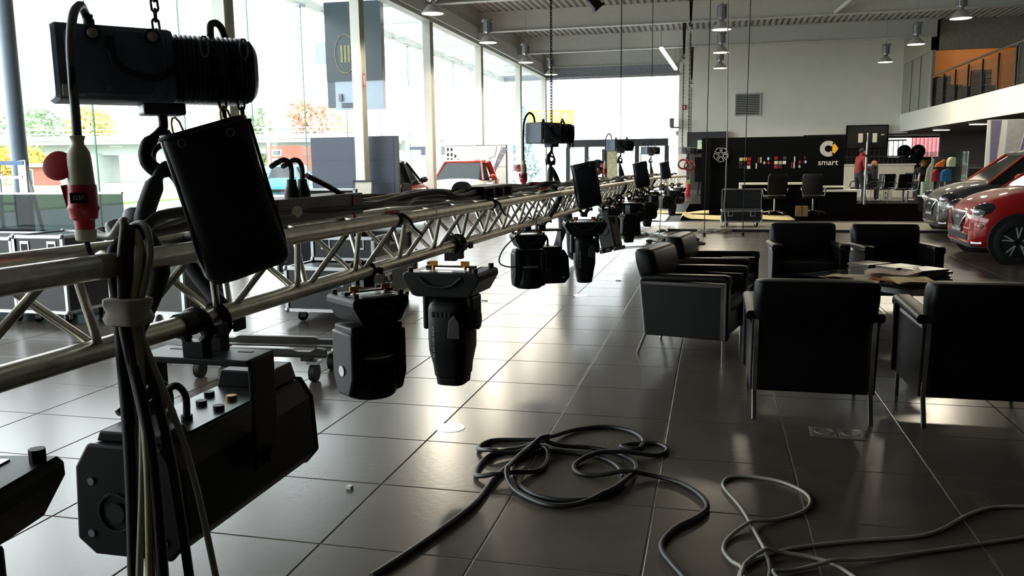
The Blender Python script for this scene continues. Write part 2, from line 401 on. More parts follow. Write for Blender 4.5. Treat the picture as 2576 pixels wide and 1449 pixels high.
tree('leafy_tree', 'orange autumn tree above the overpass beside the hanging sign', -24.6, 106, 9.8, 3.6, '#d2a58d')
tree('leafy_tree', 'low yellow tree under the overpass by the stepladder', -48, 82.5, 3.3, 3.4, '#c4ac4e', 1200, lw=.35)
tree('leafy_tree', 'dark green tree in the shade under the overpass at far left', -70, 127, 4.4, 5, '#77845f', 1300)
tree('leafy_tree', 'green bush under the overpass behind the twin black plugs', -36.5, 117, 4.3, 5, '#86a070', 1500)
tree('conifer', 'blue green conifer outside between the farthest columns', 1.2, 72, 6.3, 1.5, '#8fabb0', 1300, conifer=True, lw=.3)
tree('conifer', 'small blue green shrub outside below the conifer', 1.6, 58, 2.1, 1.6, '#9ab0b4', 600, conifer=True, lw=.2)
# houses
def house(name, label, s, d, w, dep, h, wall, roof=None, rh=1.8, wins=()):
    t = thing(name, label, 'building', OP(s, d, -.06), -13.7*-1)
    obj('wall', B().box(-w/2, w/2, 0, dep, 0, h), wall, t)
    if roof: obj('roof', B().prism([(-w/2-.3, h), (w/2+.3, h), (w/2-.8, h+rh), (-w/2+1.6, h+rh)], -.3, dep+.3, 'Y'), roof, t)
    for (x, z, ww, hh) in wins:
        f = obj('window', B().box(x-ww/2, x+ww/2, -.06, .02, z, z+hh), M_steel, t); obj('pane', B().box(x-ww/2+.1, x+ww/2-.1, -.08, -.05, z+.1, z+hh-.1), mat('far_pane', '#3c4650', .2), f)
    return t
M_brick = mat('red_brick', '#8f5a4c', .85, var=.15)
M_roofg = mat('zinc_roof', '#7d8894', .5)
house('gabled_house', 'grey roofed house peeking over the overpass', -32.2, 127, 9, 8, 5.2, M_conc, M_roofg, 2.1)
house('brick_house', 'red brick house with two windows under the overpass', -21.1, 78, 3.2, 6, 3.4, M_brick, None, wins=[(-.6, .9, .9, 1.3), (-.6, 2.45, .9, .6), (.9, .9, .9, 1.3)])
house('brick_kiosk', 'small red brick kiosk with arched white door at far left', -43.8, 76, 3.0, 2.5, 1.7, M_brick, M_conc, .35, wins=[(0, .05, .9, 1.5)])
house('pale_office', 'long pale office block behind the red and white car', -4, 80, 12, 8, 3.7, M_conc, None, wins=[(-4.5, 2.3, 2.4, 1), (-1.5, 2.3, 2.4, 1), (1.5, 2.3, 2.4, 1), (4.4, 2.3, 2.2, 1)])
house('brick_chimney_house', 'pale house with tall red brick gable in the hanging sign reflection gap', -22.5, 112, 7, 7, 7.2, mat('pink_render', '#b58d80', .8), None, wins=[(-2, 4.8, 1.4, 1.2), (1, 4.8, 1.4, 1.2)])
# petrol sign
t = thing('petrol_sign', 'orange petrol station sign with pale lettering far outside', 'sign', OP(3.0, 62, -.06), 13.7)
obj('mast', B().cyl((0,0,0), (0,0,4.2), .12), M_steel, t)
obj('panel', B().box(-1.7, 1.7, -.1, .1, 4.3, 5.35), mat('sign_orange', '#e08a3c', .5, var=.04), t)
obj('lower_panel', B().box(-1.7, 1.7, -.1, .1, 4.05, 4.25), mat('sign_orange2', '#d0603c', .5, var=.04), t)
text('lettering', 'TOTA', .95, mat('sign_pale', '#f4ead8', .5), t, T(.1, -.11, 4.82) @ FACE_CAM)
# hanging double sided sign box below the canopy edge
t = thing('hanging_sign_box', 'dark hanging sign box with faint ring emblem behind the third column', 'sign', (-8.42, 19, 0), 3)
obj('upper_panel', B().box(-.7, .7, -.12, .12, 3.42, 5.25), mat('sign_teal_dark', '#24343a', .25, var=.08), t)
obj('lower_panel', B().box(-.5, .7, -.1, .1, 2.75, 3.42), mat('sign_pale_blue', '#98a7b8', .3, var=.03), t)
obj('side_panel', B().box(-.7, -.5, -.1, .1, 2.8, 3.42), mat('sign_side', '#4a585f', .3), t)
obj('wing_panel', B().box(-.98, -.7, -.1, .06, 3.85, 4.35), mat('sign_wing', '#a9c4c4', .25), t)
obj('emblem', B().tube([(-.2+.26*math.cos(a*.3142), -.13, 4.05+.45*math.sin(a*.3142)) for a in range(20)], .012, 5, closed=True), mat('emblem_gold', '#7d7a52', .4), t)
for dx in (-.09, 0, .09): obj('emblem_bar', B().box(-.2+dx-.03, -.2+dx+.03, -.135, -.12, 3.85, 4.25), mat('emblem_gold', '#7d7a52', .4), t)
obj('lock_box', B().box(-.4, -.32, -.16, -.1, 2.95, 3.12), M_grey, t)
for k in range(4): obj('vent_slat', B().box(-.35, -.05, -.115, -.1, 2.8+.03*k, 2.815+.03*k), M_anth, t)
t = thing('round_road_sign', 'round road sign on a thin post outside', 'sign', OP(-14.9, 52, -.06), 13.7)
obj('post', B().cyl((0,0,0), (0,0,1.2), .03), M_grey, t); obj('disc', B().cyl((0,-.04,1.35), (0,.0,1.35), .36, n=20), M_white, t)
for k, (s, d, h) in enumerate(((-35.7, 70, 9), (-21.3, 74, 9))):
    t = thing('lamp_post', ['slim lamp post outside left of the hook', 'slim lamp post outside right of the chain bag'][k], 'lamp post', OP(s, d, -.06), 0, 'lamp posts by the overpass')
    obj('pole', B().cyl((0,0,0), (0,0,h), .12, .07), M_steel, t); obj('head', B().box(-.1, 1.3, -.1, .1, h, h+.1), M_steel, t)
# cladding outside the far office window
t = obj('red_cladding_wall', B().box(4, 16, 52, 52.2, 0, 4), mat('red_cladding', '#b06a6e', .7, var=.05)); tag(t, 'pinkish red ribbed cladding outside the rear office window', 'wall')
for k in range(56): obj('rib', B().box(4.05+.21*k, 4.13+.21*k, 51.93, 52, 0, 4), MATS['red_cladding'], t)
obj('pale_door', B().box(9.6, 10.9, 51.88, 51.95, 0, 4), M_steel, t)
# ================================================================ LIGHTING TRUSS (triangular, apex down)
XF, XR, XB = -1.17, -1.39, -1.265
def zt(y): return 1.22-.0085*(y-1.2)
def tp(X, dz, y):      # point on the truss line; the far end swings to the right
    k = max(0, y-17.6); return Vector((X+.125*k, y, zt(y)+dz))
tr = thing('lighting_truss', 'long aluminium triangular lighting truss hung on chain hoists across the hall', 'truss', (0, 0, 0))
yy = [-.6]+[1+.5*k for k in range(42)]
for X, dz in ((XF, 0), (XR, 0), (XB, -.19)):
    obj('chord', B().tube([tp(X, dz, y) for y in yy], .025, 16), M_alu, tr, 60)
um = mesh('brace', B().cyl((0,0,0), (0,0,1), 1, n=8, cap=False), M_alu, 60)
def brace(p, q, r=.0095):
    o = bpy.data.objects.new('brace', um); C.objects.link(o); o.parent = tr
    d_ = q-p; o.matrix_local = T(p) @ d_.to_track_quat('Z', 'Y').to_matrix().to_4x4() @ Matrix.Diagonal((r, r, d_.length, 1))
k = -3
while True:
    t0 = 1.285+.435*k; t1 = t0+.2175
    if t0 > 20.8: break
    brace(tp(XF, 0, t0+.03), tp(XB, -.19, t1-.03)); brace(tp(XB, -.19, t1+.03), tp(XF, 0, t0+.435-.03))
    brace(tp(XR, 0, t0+.03), tp(XB, -.19, t1-.03)); brace(tp(XB, -.19, t1+.03), tp(XR, 0, t0+.435-.03))
    brace(tp(XF, 0, t0+.06), tp(XR, 0, t0+.37))
    k += 1
for y in (.95, 3.42, 6.45, 9.45, 12.45, 15.45):
    for X, dz in ((XF, 0), (XR, 0), (XB, -.19)): obj('coupler', B().cyl(tp(X, dz, y-.05), tp(X, dz, y+.05), .0262, n=16), M_alu, tr, 40)
M_tape = mat('grey_tape', '#8f8575', .5, var=.12)
for y, c_ in ((1.385, M_tape), (2.05, M_tape)): obj('tape_band', B().cyl(tp(XF, 0, y-.02), tp(XF, 0, y+.02), .0256, n=16), c_, tr, 40)
obj('tape_band', B().cyl(tp(XB, -.19, 1.74), tp(XB, -.19, 1.80), .031, n=16), M_rubber, tr, 40)

# ---------------------------------------------------------------- chain hoists
def chain_mesh(name, L, p=.0265, a=.0092, l=.017, r=.004):
    b = B(); n = int(L/p)
    for i in range(n):
        q = []
        for k in range(10):
            t = 2*PI*k/10; x = a*math.cos(t); z = (l-a)*(1 if math.sin(t) > 0 else -1)+a*math.sin(t)
            q.append((x, 0, i*p+z) if i % 2 else (0, x, i*p+z))
        b.tube(q, r, 5, closed=True)
    return b
def make_hoist(label):
    h = thing('chain_hoist', label, 'hoist', (0,0,0), 0, 'chain hoists carrying the truss')
    # gear housing with front cover, then the finned motor
    b = B(); P = rrect(.2, .19, .018, 3)
    b.loft([[(x, p[0], p[1]) for p in rrect(.2*s_, .19*s_, .02*s_, 3)] for x, s_ in ((-.265, .93), (-.255, 1), (.01, 1), (.02, .97))])
    obj('gear_housing', b, M_cover, h, 30)
    obj('cover_plate', B().loft([[(p[0], y, p[1]) for p in rrect(.235*s_, .165*s_, .02, 3, -.12, 0)] for y, s_ in ((-.098, 1), (-.107, 1), (-.112, .95))]), M_cover, h, 30)
    b = B(); rings = []
    n = 17
    for i in range(n):
        x = .02+.21*i/n
        for dx, s_ in ((0, .90), (.002, 1), (.005, 1), (.007, .90)): rings.append([(x+dx, p[0], p[1]) for p in rrect(.192*s_, .182*s_, .05, 4)])
    rings += [[(x, p[0], p[1]) for p in rrect(.19*s_, .18*s_, .05, 4)] for x, s_ in ((.235, .95), (.25, .8), (.255, .6))]
    obj('finned_motor', b.loft(rings), M_hoist, h, 30)
    obj('motor_band', B().box(.12, .15, -.1, -.09, -.06, .06), M_hoist, h)
    # rubber carrying grip on the cover and grip on top of the motor
    obj('grip', B().tube(spl([(-.135,-.115,.06),(-.13,-.13,.0),(-.09,-.14,-.03),(-.03,-.14,-.035),(.02,-.13,.0),(.025,-.115,.06)], 5), .011, 8), M_rubber, h, 60)
    obj('grip', B().tube(spl([(.13,-.05,.09),(.14,-.02,.125),(.16,.0,.135),(.18,.02,.125),(.2,.05,.09)], 4), .01, 8), M_rubber, h, 60)
    for x in (-.175, -.035):
        g_ = obj('grip_lug', B().cyl((x, -.108, .068), (x, -.125, .068), .021, n=14), M_hoist, h, 40)
        obj('bolt', B().lathe([(.0125, -.125), (.0125, -.131), (.006, -.135)], (x, 0, .068), 12, 'Y'), M_cream, g_, 40)
    obj('round_boss', B().cyl((-.09, -.111, .005), (-.09, -.115, .005), .022, n=18), M_cover, h, 40)
    for x, z in ((-.145,-.065),(-.03,-.065)): obj('screw', B().cyl((x,-.111,z), (x,-.115,z), .006, n=8), M_grey, h)
    lab = obj('maker_sticker', B().box(-.25,-.2,-.1085,-.1005,-.086,-.058), mat('sticker_white', '#b8b8b2', .5), h)
    text('sticker_print', 'GSF', .013, M_black, lab, T(-.225, -.109, -.072) @ FACE_CAM, .0002)
    obj('cable_gland', B().lathe([(.014,.095),(.014,.112),(.011,.115),(.011,.125)], (-.17,-.04,0), 12), M_rubber, h, 40)
    # hook block and hook
    obj('hook_block', B().box(-.055,.055,-.045,.045,-.125,-.092), M_hoist, h, bev=.006)
    b = B().tube(spl([(0,0,-.12),(0,0,-.155),(-.012,0,-.175),(-.045,0,-.205),(-.052,0,-.24),(-.03,0,-.272),(.005,0,-.275),(.034,0,-.255),(.04,0,-.228)], 4),
        [.013]*6+[.015]*5+[.019]*6+[.021]*6+[.019]*5+[.013]*4+[.011], 10)
    obj('hook', b, M_blackm, h, 60)
    obj('safety_latch', B().bar((.038,0,-.225), (.008,0,-.165), .014, .008, (0,1,0)), M_blackm, h)
    o = obj('load_chain', chain_mesh('load_chain', 3.75), M_blackm, h, 60); o.location = (0, 0, .09)
    # slack chain running from the motor side down into the bag
    for sx in (.14, .19):
        c_ = chain_mesh('slack', .2); o = obj('slack_chain', c_, M_blackm, h, 60); o.location = (sx, -.105, -.12); o.rotation_euler = (0, math.radians(-6), 0)
    for x in (.1, .205):
        obj('carabiner', B().tube([(x+.011*math.cos(t*.6283), -.1, .055+.028*math.sin(t*.6283)) for t in range(10)], .0035, 6, closed=True), M_grey, h, 60)
    return h
def make_bag(label):
    g_ = thing('chain_bag', label, 'bag', (0,0,0), 0, 'chain bags hanging under the hoists')
    rings = []
    for z, w, d_ in ((0,.2,.13),(-.02,.205,.135),(-.12,.2,.13),(-.22,.205,.14),(-.3,.21,.15),(-.345,.205,.145),(-.365,.18,.12),(-.37,.1,.06)):
        rings.append([(p[0]+.003*math.sin(9*z+p[1]*30), p[1], z+.004*math.sin(p[0]*25)) for p in rrect(w, d_, min(w,d_)*.25, 4)])
    obj('bag_body', B().loft(rings), mat('bag_vinyl', '#15161a', .34, var=.25, scale=14, bump=.35, bscale=9), g_, 50)
    obj('hem', B().tube([(p[0], p[1], -.012) for p in rrect(.206,.137,.033,4)], .005, 6, closed=True), M_fabric, g_, 60)
    for x in (-.098, .1): obj('corner_piping', B().tube([(x,-.05,-.01),(x,-.05,-.15),(x*1.01,-.055,-.3),(x*.9,-.05,-.35)], .004, 5), M_fabric, g_)
    for x in (-.06, .05):
        obj('eyelet', B().tube([(x+.009*math.cos(t*.785), -.068, -.03+.009*math.sin(t*.785)) for t in range(8)], .0022, 5, closed=True), M_grey, g_)
        obj('snap_link', B().tube([(x+.011*math.cos(t*.6283), -.06, .0+.03*math.sin(t*.6283)) for t in range(10)], .003, 6, closed=True), mat('brass', '#8a6a34', .35, metal=.9), g_, 60)
    return g_
def make_plug(label):
    p = thing('power_connector', label, 'connector', (0,0,0), 0, 'red power connectors at the hoists')
    obj('gland_body', B().lathe([(.013,.02),(.02,.018),(.015,.004),(.016,-.004),(.027,-.022),(.03,-.04),(.033,-.1),(.034,-.112)], n=20), M_cream, p, 40)
    obj('red_coupler', B().lathe([(.036,-.11),(.0375,-.115),(.0385,-.165),(.04,-.168),(.04,-.176),(.037,-.18),(.034,-.2),(.026,-.206),(.024,-.232)], n=20), M_red, p, 40)
    obj('lock_nut', B().lathe([(.027,-.23),(.0275,-.235),(.026,-.258),(.022,-.262)], n=16), M_cream, p, 40)
    l_ = obj('spring_lid', B().lathe([(.004,-.012),(.036,-.01),(.04,-.002),(.04,.006),(.03,.009)], n=20), M_red, p, 40); l_.matrix_local = T(-.05, .012, -.06) @ R(-28, 'Z') @ R(72, 'X')
    obj('lid_hinge', B().bar((-.04,.0,-.11), (-.03,0,-.17), .02, .014), M_red, p)
    s_ = obj('owner_sticker', B().box(-.03,.012,-.0405,-.0385,-.158,-.13), mat('sticker_black', '#121212', .4), p)
    text('sticker_print', 'GSF', .016, mat('print_white', '#c8c8c8', .5), s_, T(-.01,-.041,-.144) @ FACE_CAM, .0002)
    obj('cable_tail', B().tube(spl([(0,0,.015),(-.002,0,.1),(0,0,.2)], 5), .0085, 8), M_rubber, p, 60)
    obj('cable_tail', B().tube(spl([(0,0,-.255),(.005,0,-.29),(.03,.02,-.33),(.06,.05,-.35)], 5), .0075, 8), M_rubber, p, 60)
    return p
hp = [(1.76, 58), (6.62, 48), (11.7, 44), (17.5, 42)]
hl = ['big dark chain hoist with finned motor nearest the camera', 'second chain hoist from the camera, with arched rubber grips', 'third chain hoist from the camera, before the entrance frame', 'fourth and smallest chain hoist, at the far end of the truss']
bl = ['large black vinyl chain bag under the nearest hoist', 'black chain bag under the second hoist, in front of the crouching person', 'black chain bag under the third hoist', 'small black chain bag under the fourth hoist']
pl = ['red and cream power connector with open lid hanging by the nearest hoist', 'red power connector hanging left of the second hoist', 'red power connector hanging left of the third hoist', 'small red power connector left of the fourth hoist']
H0 = make_hoist(hl[0]); H0.location = (-1.28, 1.76, 1.64); H0.rotation_euler = (0, 0, math.radians(47)); H0.scale = (.86,)*3
G0 = make_bag(bl[0]); G0.matrix_world = T(-1.03, 1.55, 1.495) @ R(34, 'Z') @ R(-13, 'Y') @ Matrix.Scale(.87, 4)
P0 = make_plug(pl[0]); P0.scale = (.77,)*3; P0.location = (-1.273, 1.47, 1.462); P0.rotation_euler = (0, 0, math.radians(41))
for k in (1, 2, 3):
    y, rz = hp[k]; dup(H0, (-1.27, y, 1.645), rz+14, hl[k])
    g_ = dup(G0, (0,0,0), 0, bl[k]); g_.matrix_world = T(-1.0, y-.12, 1.41) @ R(12, 'Z') @ R(-9, 'Y') @ Matrix.Scale(.95, 4)
    dup(P0, (-1.46, y-.19, 1.42), 12, pl[k])
    t = obj('hoist_power_cable', B().tube(spl([(-1.38,y-.12,1.72),(-1.39,y-.13,1.78),(-1.42,y-.16,1.8),(-1.45,y-.19,1.74),(-1.46,y-.19,1.6),(-1.46,y-.19,1.43)], 6), .0085, 7), M_rubber, None, 60)
    tag(t, ['', 'black power cable arching over the second hoist', 'black power cable arching over the third hoist', 'black power cable arching over the fourth hoist'][k], 'cable', 'power cables at the far hoists')
# electrical tail of the nearest hoist arching up and down to the connector
CABPTS = [(-1.357,1.632,1.73),(-1.356,1.62,1.752),(-1.331,1.58,1.757),(-1.308,1.53,1.728),(-1.286,1.49,1.663),(-1.276,1.475,1.59),(-1.272,1.47,1.526),(-1.273,1.47,1.47)]
t = obj('hoist_power_cable', B().tube(spl(CABPTS, 6), .0095, 8), mat('grey_rubber', '#4b4b4d', .5), None, 60)
tag(t, 'grey power cable arching over the corner of the nearest hoist', 'cable')
# round slings from each hook to the truss chords
M_sling = mat('black_sling', '#0d0e11', .7, var=.2, scale=40)
sl = ['black round sling between the nearest hook and the truss', 'black round sling under the second hook', 'black round sling under the third hook', 'black round sling under the fourth hook']
for k, (y, rz) in enumerate(hp):
    s_ = thing('round_sling', sl[k], 'sling', (-1.28, y, 0), 0, 'slings holding the truss')
    zc = zt(y); hz = 1.64-.225
    for sy, X in ((-1, XF), (1, XR)):
        obj('leg', B().tube(spl([(0, 0, hz), (.01*-sy, .05*sy, hz-.03), (.03, .14*sy, zc+.06), (X+1.28, .2*sy, zc-.03), (XB+1.28, .2*sy, zc-.2)], 5), [.013]*6+[.022]*10+[.02]*5, 8), M_sling, s_, 60)
    if k == 0: obj('sleeve', B().cyl((-.02, -.1, 1.30), (.0, -.135, 1.272), .0265, n=14), mat('sleeve_grey', '#7b828a', .6), s_, 40)
    obj('shackle', B().tube(spl([(-.03,0,hz-.02),(-.034,0,hz+.03),(0,0,hz+.05),(.034,0,hz+.03),(.03,0,hz-.02)], 4), .008, 8), M_blackm, s_, 60)
# ================================================================ FIXTURES ON THE TRUSS
M_gold = mat('gold_wingnut', '#b07a38', .35, metal=.8)
M_silver = mat('silver_plate', '#9a9a9c', .3, metal=.8)
M_lens = mat('dark_lens', '#0a0c10', .08, var=.1)
def clamp(par, x=0, y=0):
    # half coupler hook round the chord (chord centre at local z = 0)
    c_ = obj('clamp', B().tube(spl([(x+.04*math.cos(t), y, .04*math.sin(t)) for t in [math.radians(q) for q in (-60,-20,20,60,100,140,180,215,235)]], 2), .0135, 7), M_blackm, par, 60)
    obj('clamp_foot', B().box(x-.028,x+.028,y-.02,y+.02,-.075,-.033), M_blackm, c_)
    obj('wing_nut', B().cyl((x+.03,y,-.02),(x+.075,y,-.005),.006,n=8).box(x+.07,x+.078,y-.024,y+.024,-.02,.012), M_blackm, c_)
def base(par, w, d_, z0, z1):
    b = B().prism([(-w/2+.012,z1),(w/2-.012,z1),(w/2,z1-.01),(w/2,z1-.035),(w/2-.045,z0+.01),(w/2-.07,z0),(-w/2+.07,z0),(-w/2+.045,z0+.01),(-w/2,z1-.035),(-w/2,z1-.01)], -d_/2, d_/2, 'Y')
    bs = obj('base', b, M_blackm, par, bev=.006)
    for sx in (-1,1):
        for sy in (-1,1): obj('rubber_foot', B().cyl((sx*(w/2-.03),sy*(d_/2-.03),z1),(sx*(w/2-.03),sy*(d_/2-.03),z1+.022),.014,n=10), M_rubber, bs)
    obj('top_plate', B().box(-w*.3,w*.3,-d_*.4,d_*.4,z1,z1+.003), M_silver, bs)
    obj('carry_handle', B().tube(spl([(-w*.28,-d_/2-.004,z1-.02),(-w*.15,-d_/2-.014,z1-.06),(0,-d_/2-.016,z1-.07),(w*.15,-d_/2-.014,z1-.06),(w*.28,-d_/2-.004,z1-.02)],3), .007, 6), M_rubber, bs, 60)
    obj('omega_bracket', B().box(-.13,.13,-.018,.018,z1+.012,z1+.02).box(-.13,-.1,-.018,.018,z1+.003,z1+.014).box(.1,.13,-.018,.018,z1+.003,z1+.014), M_blackm, bs)
    for x in (-.085,.085): obj('quarter_turn_knob', B().box(x-.022,x+.022,-.03,-.024,z1+.02,z1+.046).cyl((x,-.027,z1+.004),(x,-.027,z1+.022),.009,n=8), M_gold, bs)
    return bs
GRP = 'moving heads and floods under the truss'
def make_spot(label, name_text=True):
    r = thing('spot_moving_head', label, 'stage light', (0,0,0), 0, GRP)
    clamp(r, -.0, -.0); clamp(r, 0, .09)
    base(r, .4, .3, -.24, -.12)
    yk = obj('yoke', B().box(-.11,.11,-.06,.06,-.265,-.24).box(.105,.135,-.07,.07,-.42,-.245).box(-.135,-.105,-.07,.07,-.42,-.245), M_black, r, bev=.012)
    obj('side_cap', B().lathe([(.05,.135),(.05,.142),(.03,.147)], (0,0,-.37), 16, 'X'), M_black, yk, 40)
    sec = [(-.262,.15,.18),(-.285,.19,.23),(-.31,.2,.245),(-.46,.2,.25),(-.52,.2,.24),(-.6,.17,.2),(-.655,.16,.185),(-.66,.15,.175),(-.7,.142,.165),(-.705,.12,.14)]
    hd = obj('head', B().loft([[(p[0], p[1], z) for p in rrect(w, d_, min(w,d_)*.28, 4)] for z, w, d_ in sec]), M_black, r, 35)
    obj('lens', B().cyl((0,0,-.7),(0,0,-.709),.06,n=20), M_lens, hd)
    for k in range(5): obj('vent_slot', B().box(-.06+.022*k,-.05+.022*k,-.127,-.121,-.345,-.318), M_rubber, hd)
    obj('side_panel', B().prism([(.03,-.36),(.06,-.33),(.085,-.37),(.085,-.45),(.02,-.45)], -.128, -.12, 'Y'), mat('warm_black', '#1a1714', .45), hd, bev=.003)
    if name_text: text('model_print', 'ALPHA SPOT HPE 700', .017, mat('print_grey', '#9a9a9a', .5), hd, T(-.055,-.1275,-.47) @ R(90,'X') @ R(-90,'Z'), .0003)
    return r
def make_wash(label):
    r = thing('wash_moving_head', label, 'stage light', (0,0,0), 0, GRP)
    clamp(r, 0, -.0); clamp(r, 0, .08)
    base(r, .3, .28, -.24, -.11)
    yk = obj('yoke', B().prism([(-.14,-.25),(.14,-.25),(.14,-.29),(.1,-.3),(-.1,-.3),(-.14,-.29)], -.09, .09, 'Y'), M_black, r, bev=.01)
    for sx in (-1,1):
        a = obj('yoke_arm', B().loft([[(sx*(.125+q), p[0], p[1]) for p in pr_] for q, pr_ in ((-.03, [(-.115,-.27),(.115,-.27),(.115,-.5),(.07,-.6),(-.07,-.6),(-.115,-.5)]), (.025, [(-.1,-.28),(.1,-.28),(.1,-.5),(.06,-.59),(-.06,-.59),(-.1,-.5)]))]), M_black, yk, 30, bev=.01)
        obj('pivot_badge', B().cyl((sx*.15,0,-.47),(sx*.156,0,-.47),.026,n=18), M_silver, a, 40)
    hd = obj('head', B().lathe([(.06,-.385),(.085,-.39),(.115,-.41),(.13,-.44),(.135,-.55),(.125,-.6),(.12,-.605),(.05,-.607)], n=28), M_black, r, 40)
    obj('fan_housing', B().lathe([(.09,-.3),(.1,-.31),(.1,-.39)], n=20), M_black, hd, 40)
    obj('silver_ring', B().lathe([(.088,-.392),(.119,-.412),(.117,-.405),(.088,-.386)], n=28), M_silver, hd, 40)
    for k in range(24):
        a = k*PI/12; hd2 = B().box(.119,.14,-.004,.004,-.55,-.43); hd2.v = [tuple(R(math.degrees(a),'Z') @ Vector(v)) for v in hd2.v]
        if k % 2 == 0: obj('cooling_fin', hd2, M_black, hd)
    obj('fan_hub', B().cyl((0,0,-.388),(0,0,-.375),.03,n=14), M_grey, hd)
    obj('lens', B().cyl((0,0,-.6),(0,0,-.612),.11,n=24), M_lens, hd)
    return r
def make_flood(label):
    r = thing('flood_light', label, 'stage light', (0,0,0), 0, GRP)
    clamp(r, 0, -.03); clamp(r, 0, .05)
    yk = obj('yoke', B().box(-.16,.16,-.065,.065,-.088,-.072), M_blackm, r, bev=.003)
    for sx in (-1,1):
        a = obj('yoke_arm', B().box(sx*.16-.006,sx*.16+.006,-.055,.055,-.36,-.075), M_blackm, yk, bev=.003)
        obj('arm_knob', B().cyl((sx*.165,0,-.33),(sx*.185,0,-.33),.025,n=12), M_rubber, a, 40)
    for x, y in ((-.1,.03),(-.03,.04),(.06,-.03),(.1,.03)): obj('slot', B().box(x-.02,x+.02,y-.006,y+.006,-.0725,-.071), M_rubber, yk)
    pf = [(-.14,-.44),(-.095,-.475),(.1,-.475),(.14,-.43),(.13,-.27),(.095,-.215),(-.095,-.215),(-.13,-.27)]
    bd = obj('housing', B().prism(pf, -.31, .31, 'Y'), M_blackm, r, bev=.012)
    pe = [(x*1.015, -.345+(z+.345)*1.015) for x, z in pf]
    for y in (-.325, .31):
        ec = obj('end_cap', B().prism(pe, y, y+.016, 'Y'), M_black, bd, bev=.006)
        obj('round_port', B().tube([(-.03+.045*math.cos(t*.4488), y-.002 if y < 0 else y+.018, -.37+.045*math.sin(t*.4488)) for t in range(14)], .004, 5, closed=True), M_rubber, ec)
        obj('port_hub', B().cyl((-.03, y-.006 if y < 0 else y+.016, -.37), (-.03, y+.02, -.37), .024, n=14), M_rubber, ec)
        for x, z in ((-.1,-.425),(.09,-.43),(-.09,-.3)): obj('cap_screw', B().cyl((x, y-.004, z), (x, y+.02, z), .009, n=10), M_grey, ec)
    pn = obj('rear_panel', B().box(-.085,.085,-.2,.17,-.2145,-.211), mat('panel_grey', '#2a2a2b', .35, metal=.5), bd)
    obj('panel_lid', B().prism([(-.09,-.214),(.09,-.214),(.075,-.165),(-.075,-.165)], .175, .305, 'Y'), M_blackm, bd, bev=.004)
    obj('front_ledge', B().prism([(-.09,-.214),(.09,-.214),(.08,-.19),(-.08,-.19)], -.3, -.21, 'Y'), M_blackm, bd, bev=.004)
    for k, (x, y) in enumerate(((-.04,-.1),(.02,-.12),(.05,-.03),(-.02,.0),(.03,.06),(-.05,.08))):
        obj('socket', B().cyl((x,y,-.212),(x,y,-.2),.014,n=12), M_rubber if k != 4 else M_gold, pn, 40)
    for x, y in ((-.04,-.1),(.02,-.12)):
        obj('signal_plug', B().tube(spl([(x,y,-.2),(x,y,-.15),(x-.02,y-.01,-.125),(x-.05,y-.03,-.15),(x-.07,y-.1,-.18)],4), .009, 7), M_rubber, pn, 60)
    return r
def bz(y): return zt(y)-.19
S0 = make_spot('moving head spot with printed name on its body, hanging free of its neighbours'); S0.location = (-1.275, 3.95, bz(3.95)); S0.rotation_euler = (0,0,math.radians(-4))
W0 = make_wash('moving head wash light just right of the big flood, gold wing nuts on top'); W0.location = (-1.265, 2.88, bz(2.88)); W0.rotation_euler = (0,0,math.radians(52)); W0.scale = (.78,)*3
F0 = make_flood('big black flood light hung on a yoke under the near truss, cables in front'); F0.location = (-1.265, 1.84, bz(1.84)-.015)
dup(S0, (-1.27, .99, bz(.99)-.0), 10, 'moving head cut off at the left edge of the view')
W1 = dup(W0, (-1.3, 5.85, bz(5.85)), 25, 'front moving head wash light of the cluster under the second hoist')
dup(F0, (-1.36, 6.6, bz(6.6)-.03), 28, 'flood light with slotted side in the cluster under the second hoist')
dup(S0, (-1.2, 7.9, bz(7.9)), 15, 'moving head spot right of the flood light in the second cluster')
# small tilted floodlight with barn doors
t = thing('tilted_par_light', 'small boxy light with barn door clips hanging tilted right of the second cluster', 'stage light', (-1.08, 8.6, bz(8.6)-.02), -20, GRP)
clamp(t); obj('bracket', B().box(-.09,.09,-.012,.012,-.09,-.08).box(-.1,-.09,-.012,.012,-.25,-.08).box(.09,.1,-.012,.012,-.25,-.08), M_blackm, t)
b = B().at(T(0,0,-.12), R(-14,'Y')); b.box(-.085,.085,-.085,.085,-.3,.02); hd = obj('lamp_body', b, M_black, t, bev=.012)
b = B().at(T(0,0,-.12), R(-14,'Y')); b.box(-.1,-.06,-.1,.1,-.34,-.3).box(.06,.1,-.1,.1,-.34,-.3).box(-.03,.03,-.1,.1,-.325,-.3); obj('barn_door_clip', b, M_black, t)
b = B().at(T(0,0,-.12), R(-14,'Y')); b.lathe([(.05,-.087),(.05,-.09),(.04,-.092)], (0,0,-.12), 16, 'Y'); obj('side_ring', b, M_blackm, t)
far = [(W0, 10.0, 20, 'first moving head wash in the row after the second cluster'), (F0, 10.9, 40, 'flood light in the row under the third hoist'), (S0, 12.4, 5, 'moving head spot with printed name under the third hoist'),
       (W0, 13.6, 30, 'moving head wash just beyond the third hoist'), (F0, 14.7, 30, 'flood light halfway between the third and fourth hoist'), (S0, 15.9, 10, 'moving head spot before the fourth hoist'),
       (W0, 17.2, 20, 'moving head wash under the fourth hoist'), (F0, 18.5, 30, 'flood light near the far truss end'), (S0, 19.8, 10, 'last moving head spot at the far truss end'), (W0, 20.8, 40, 'moving head wash hanging on the very end of the truss')]
for src, y, rz, lb in far:
    p = tp(XB, -.19, y); dup(src, (p.x+.05, y, p.z), rz, lb)

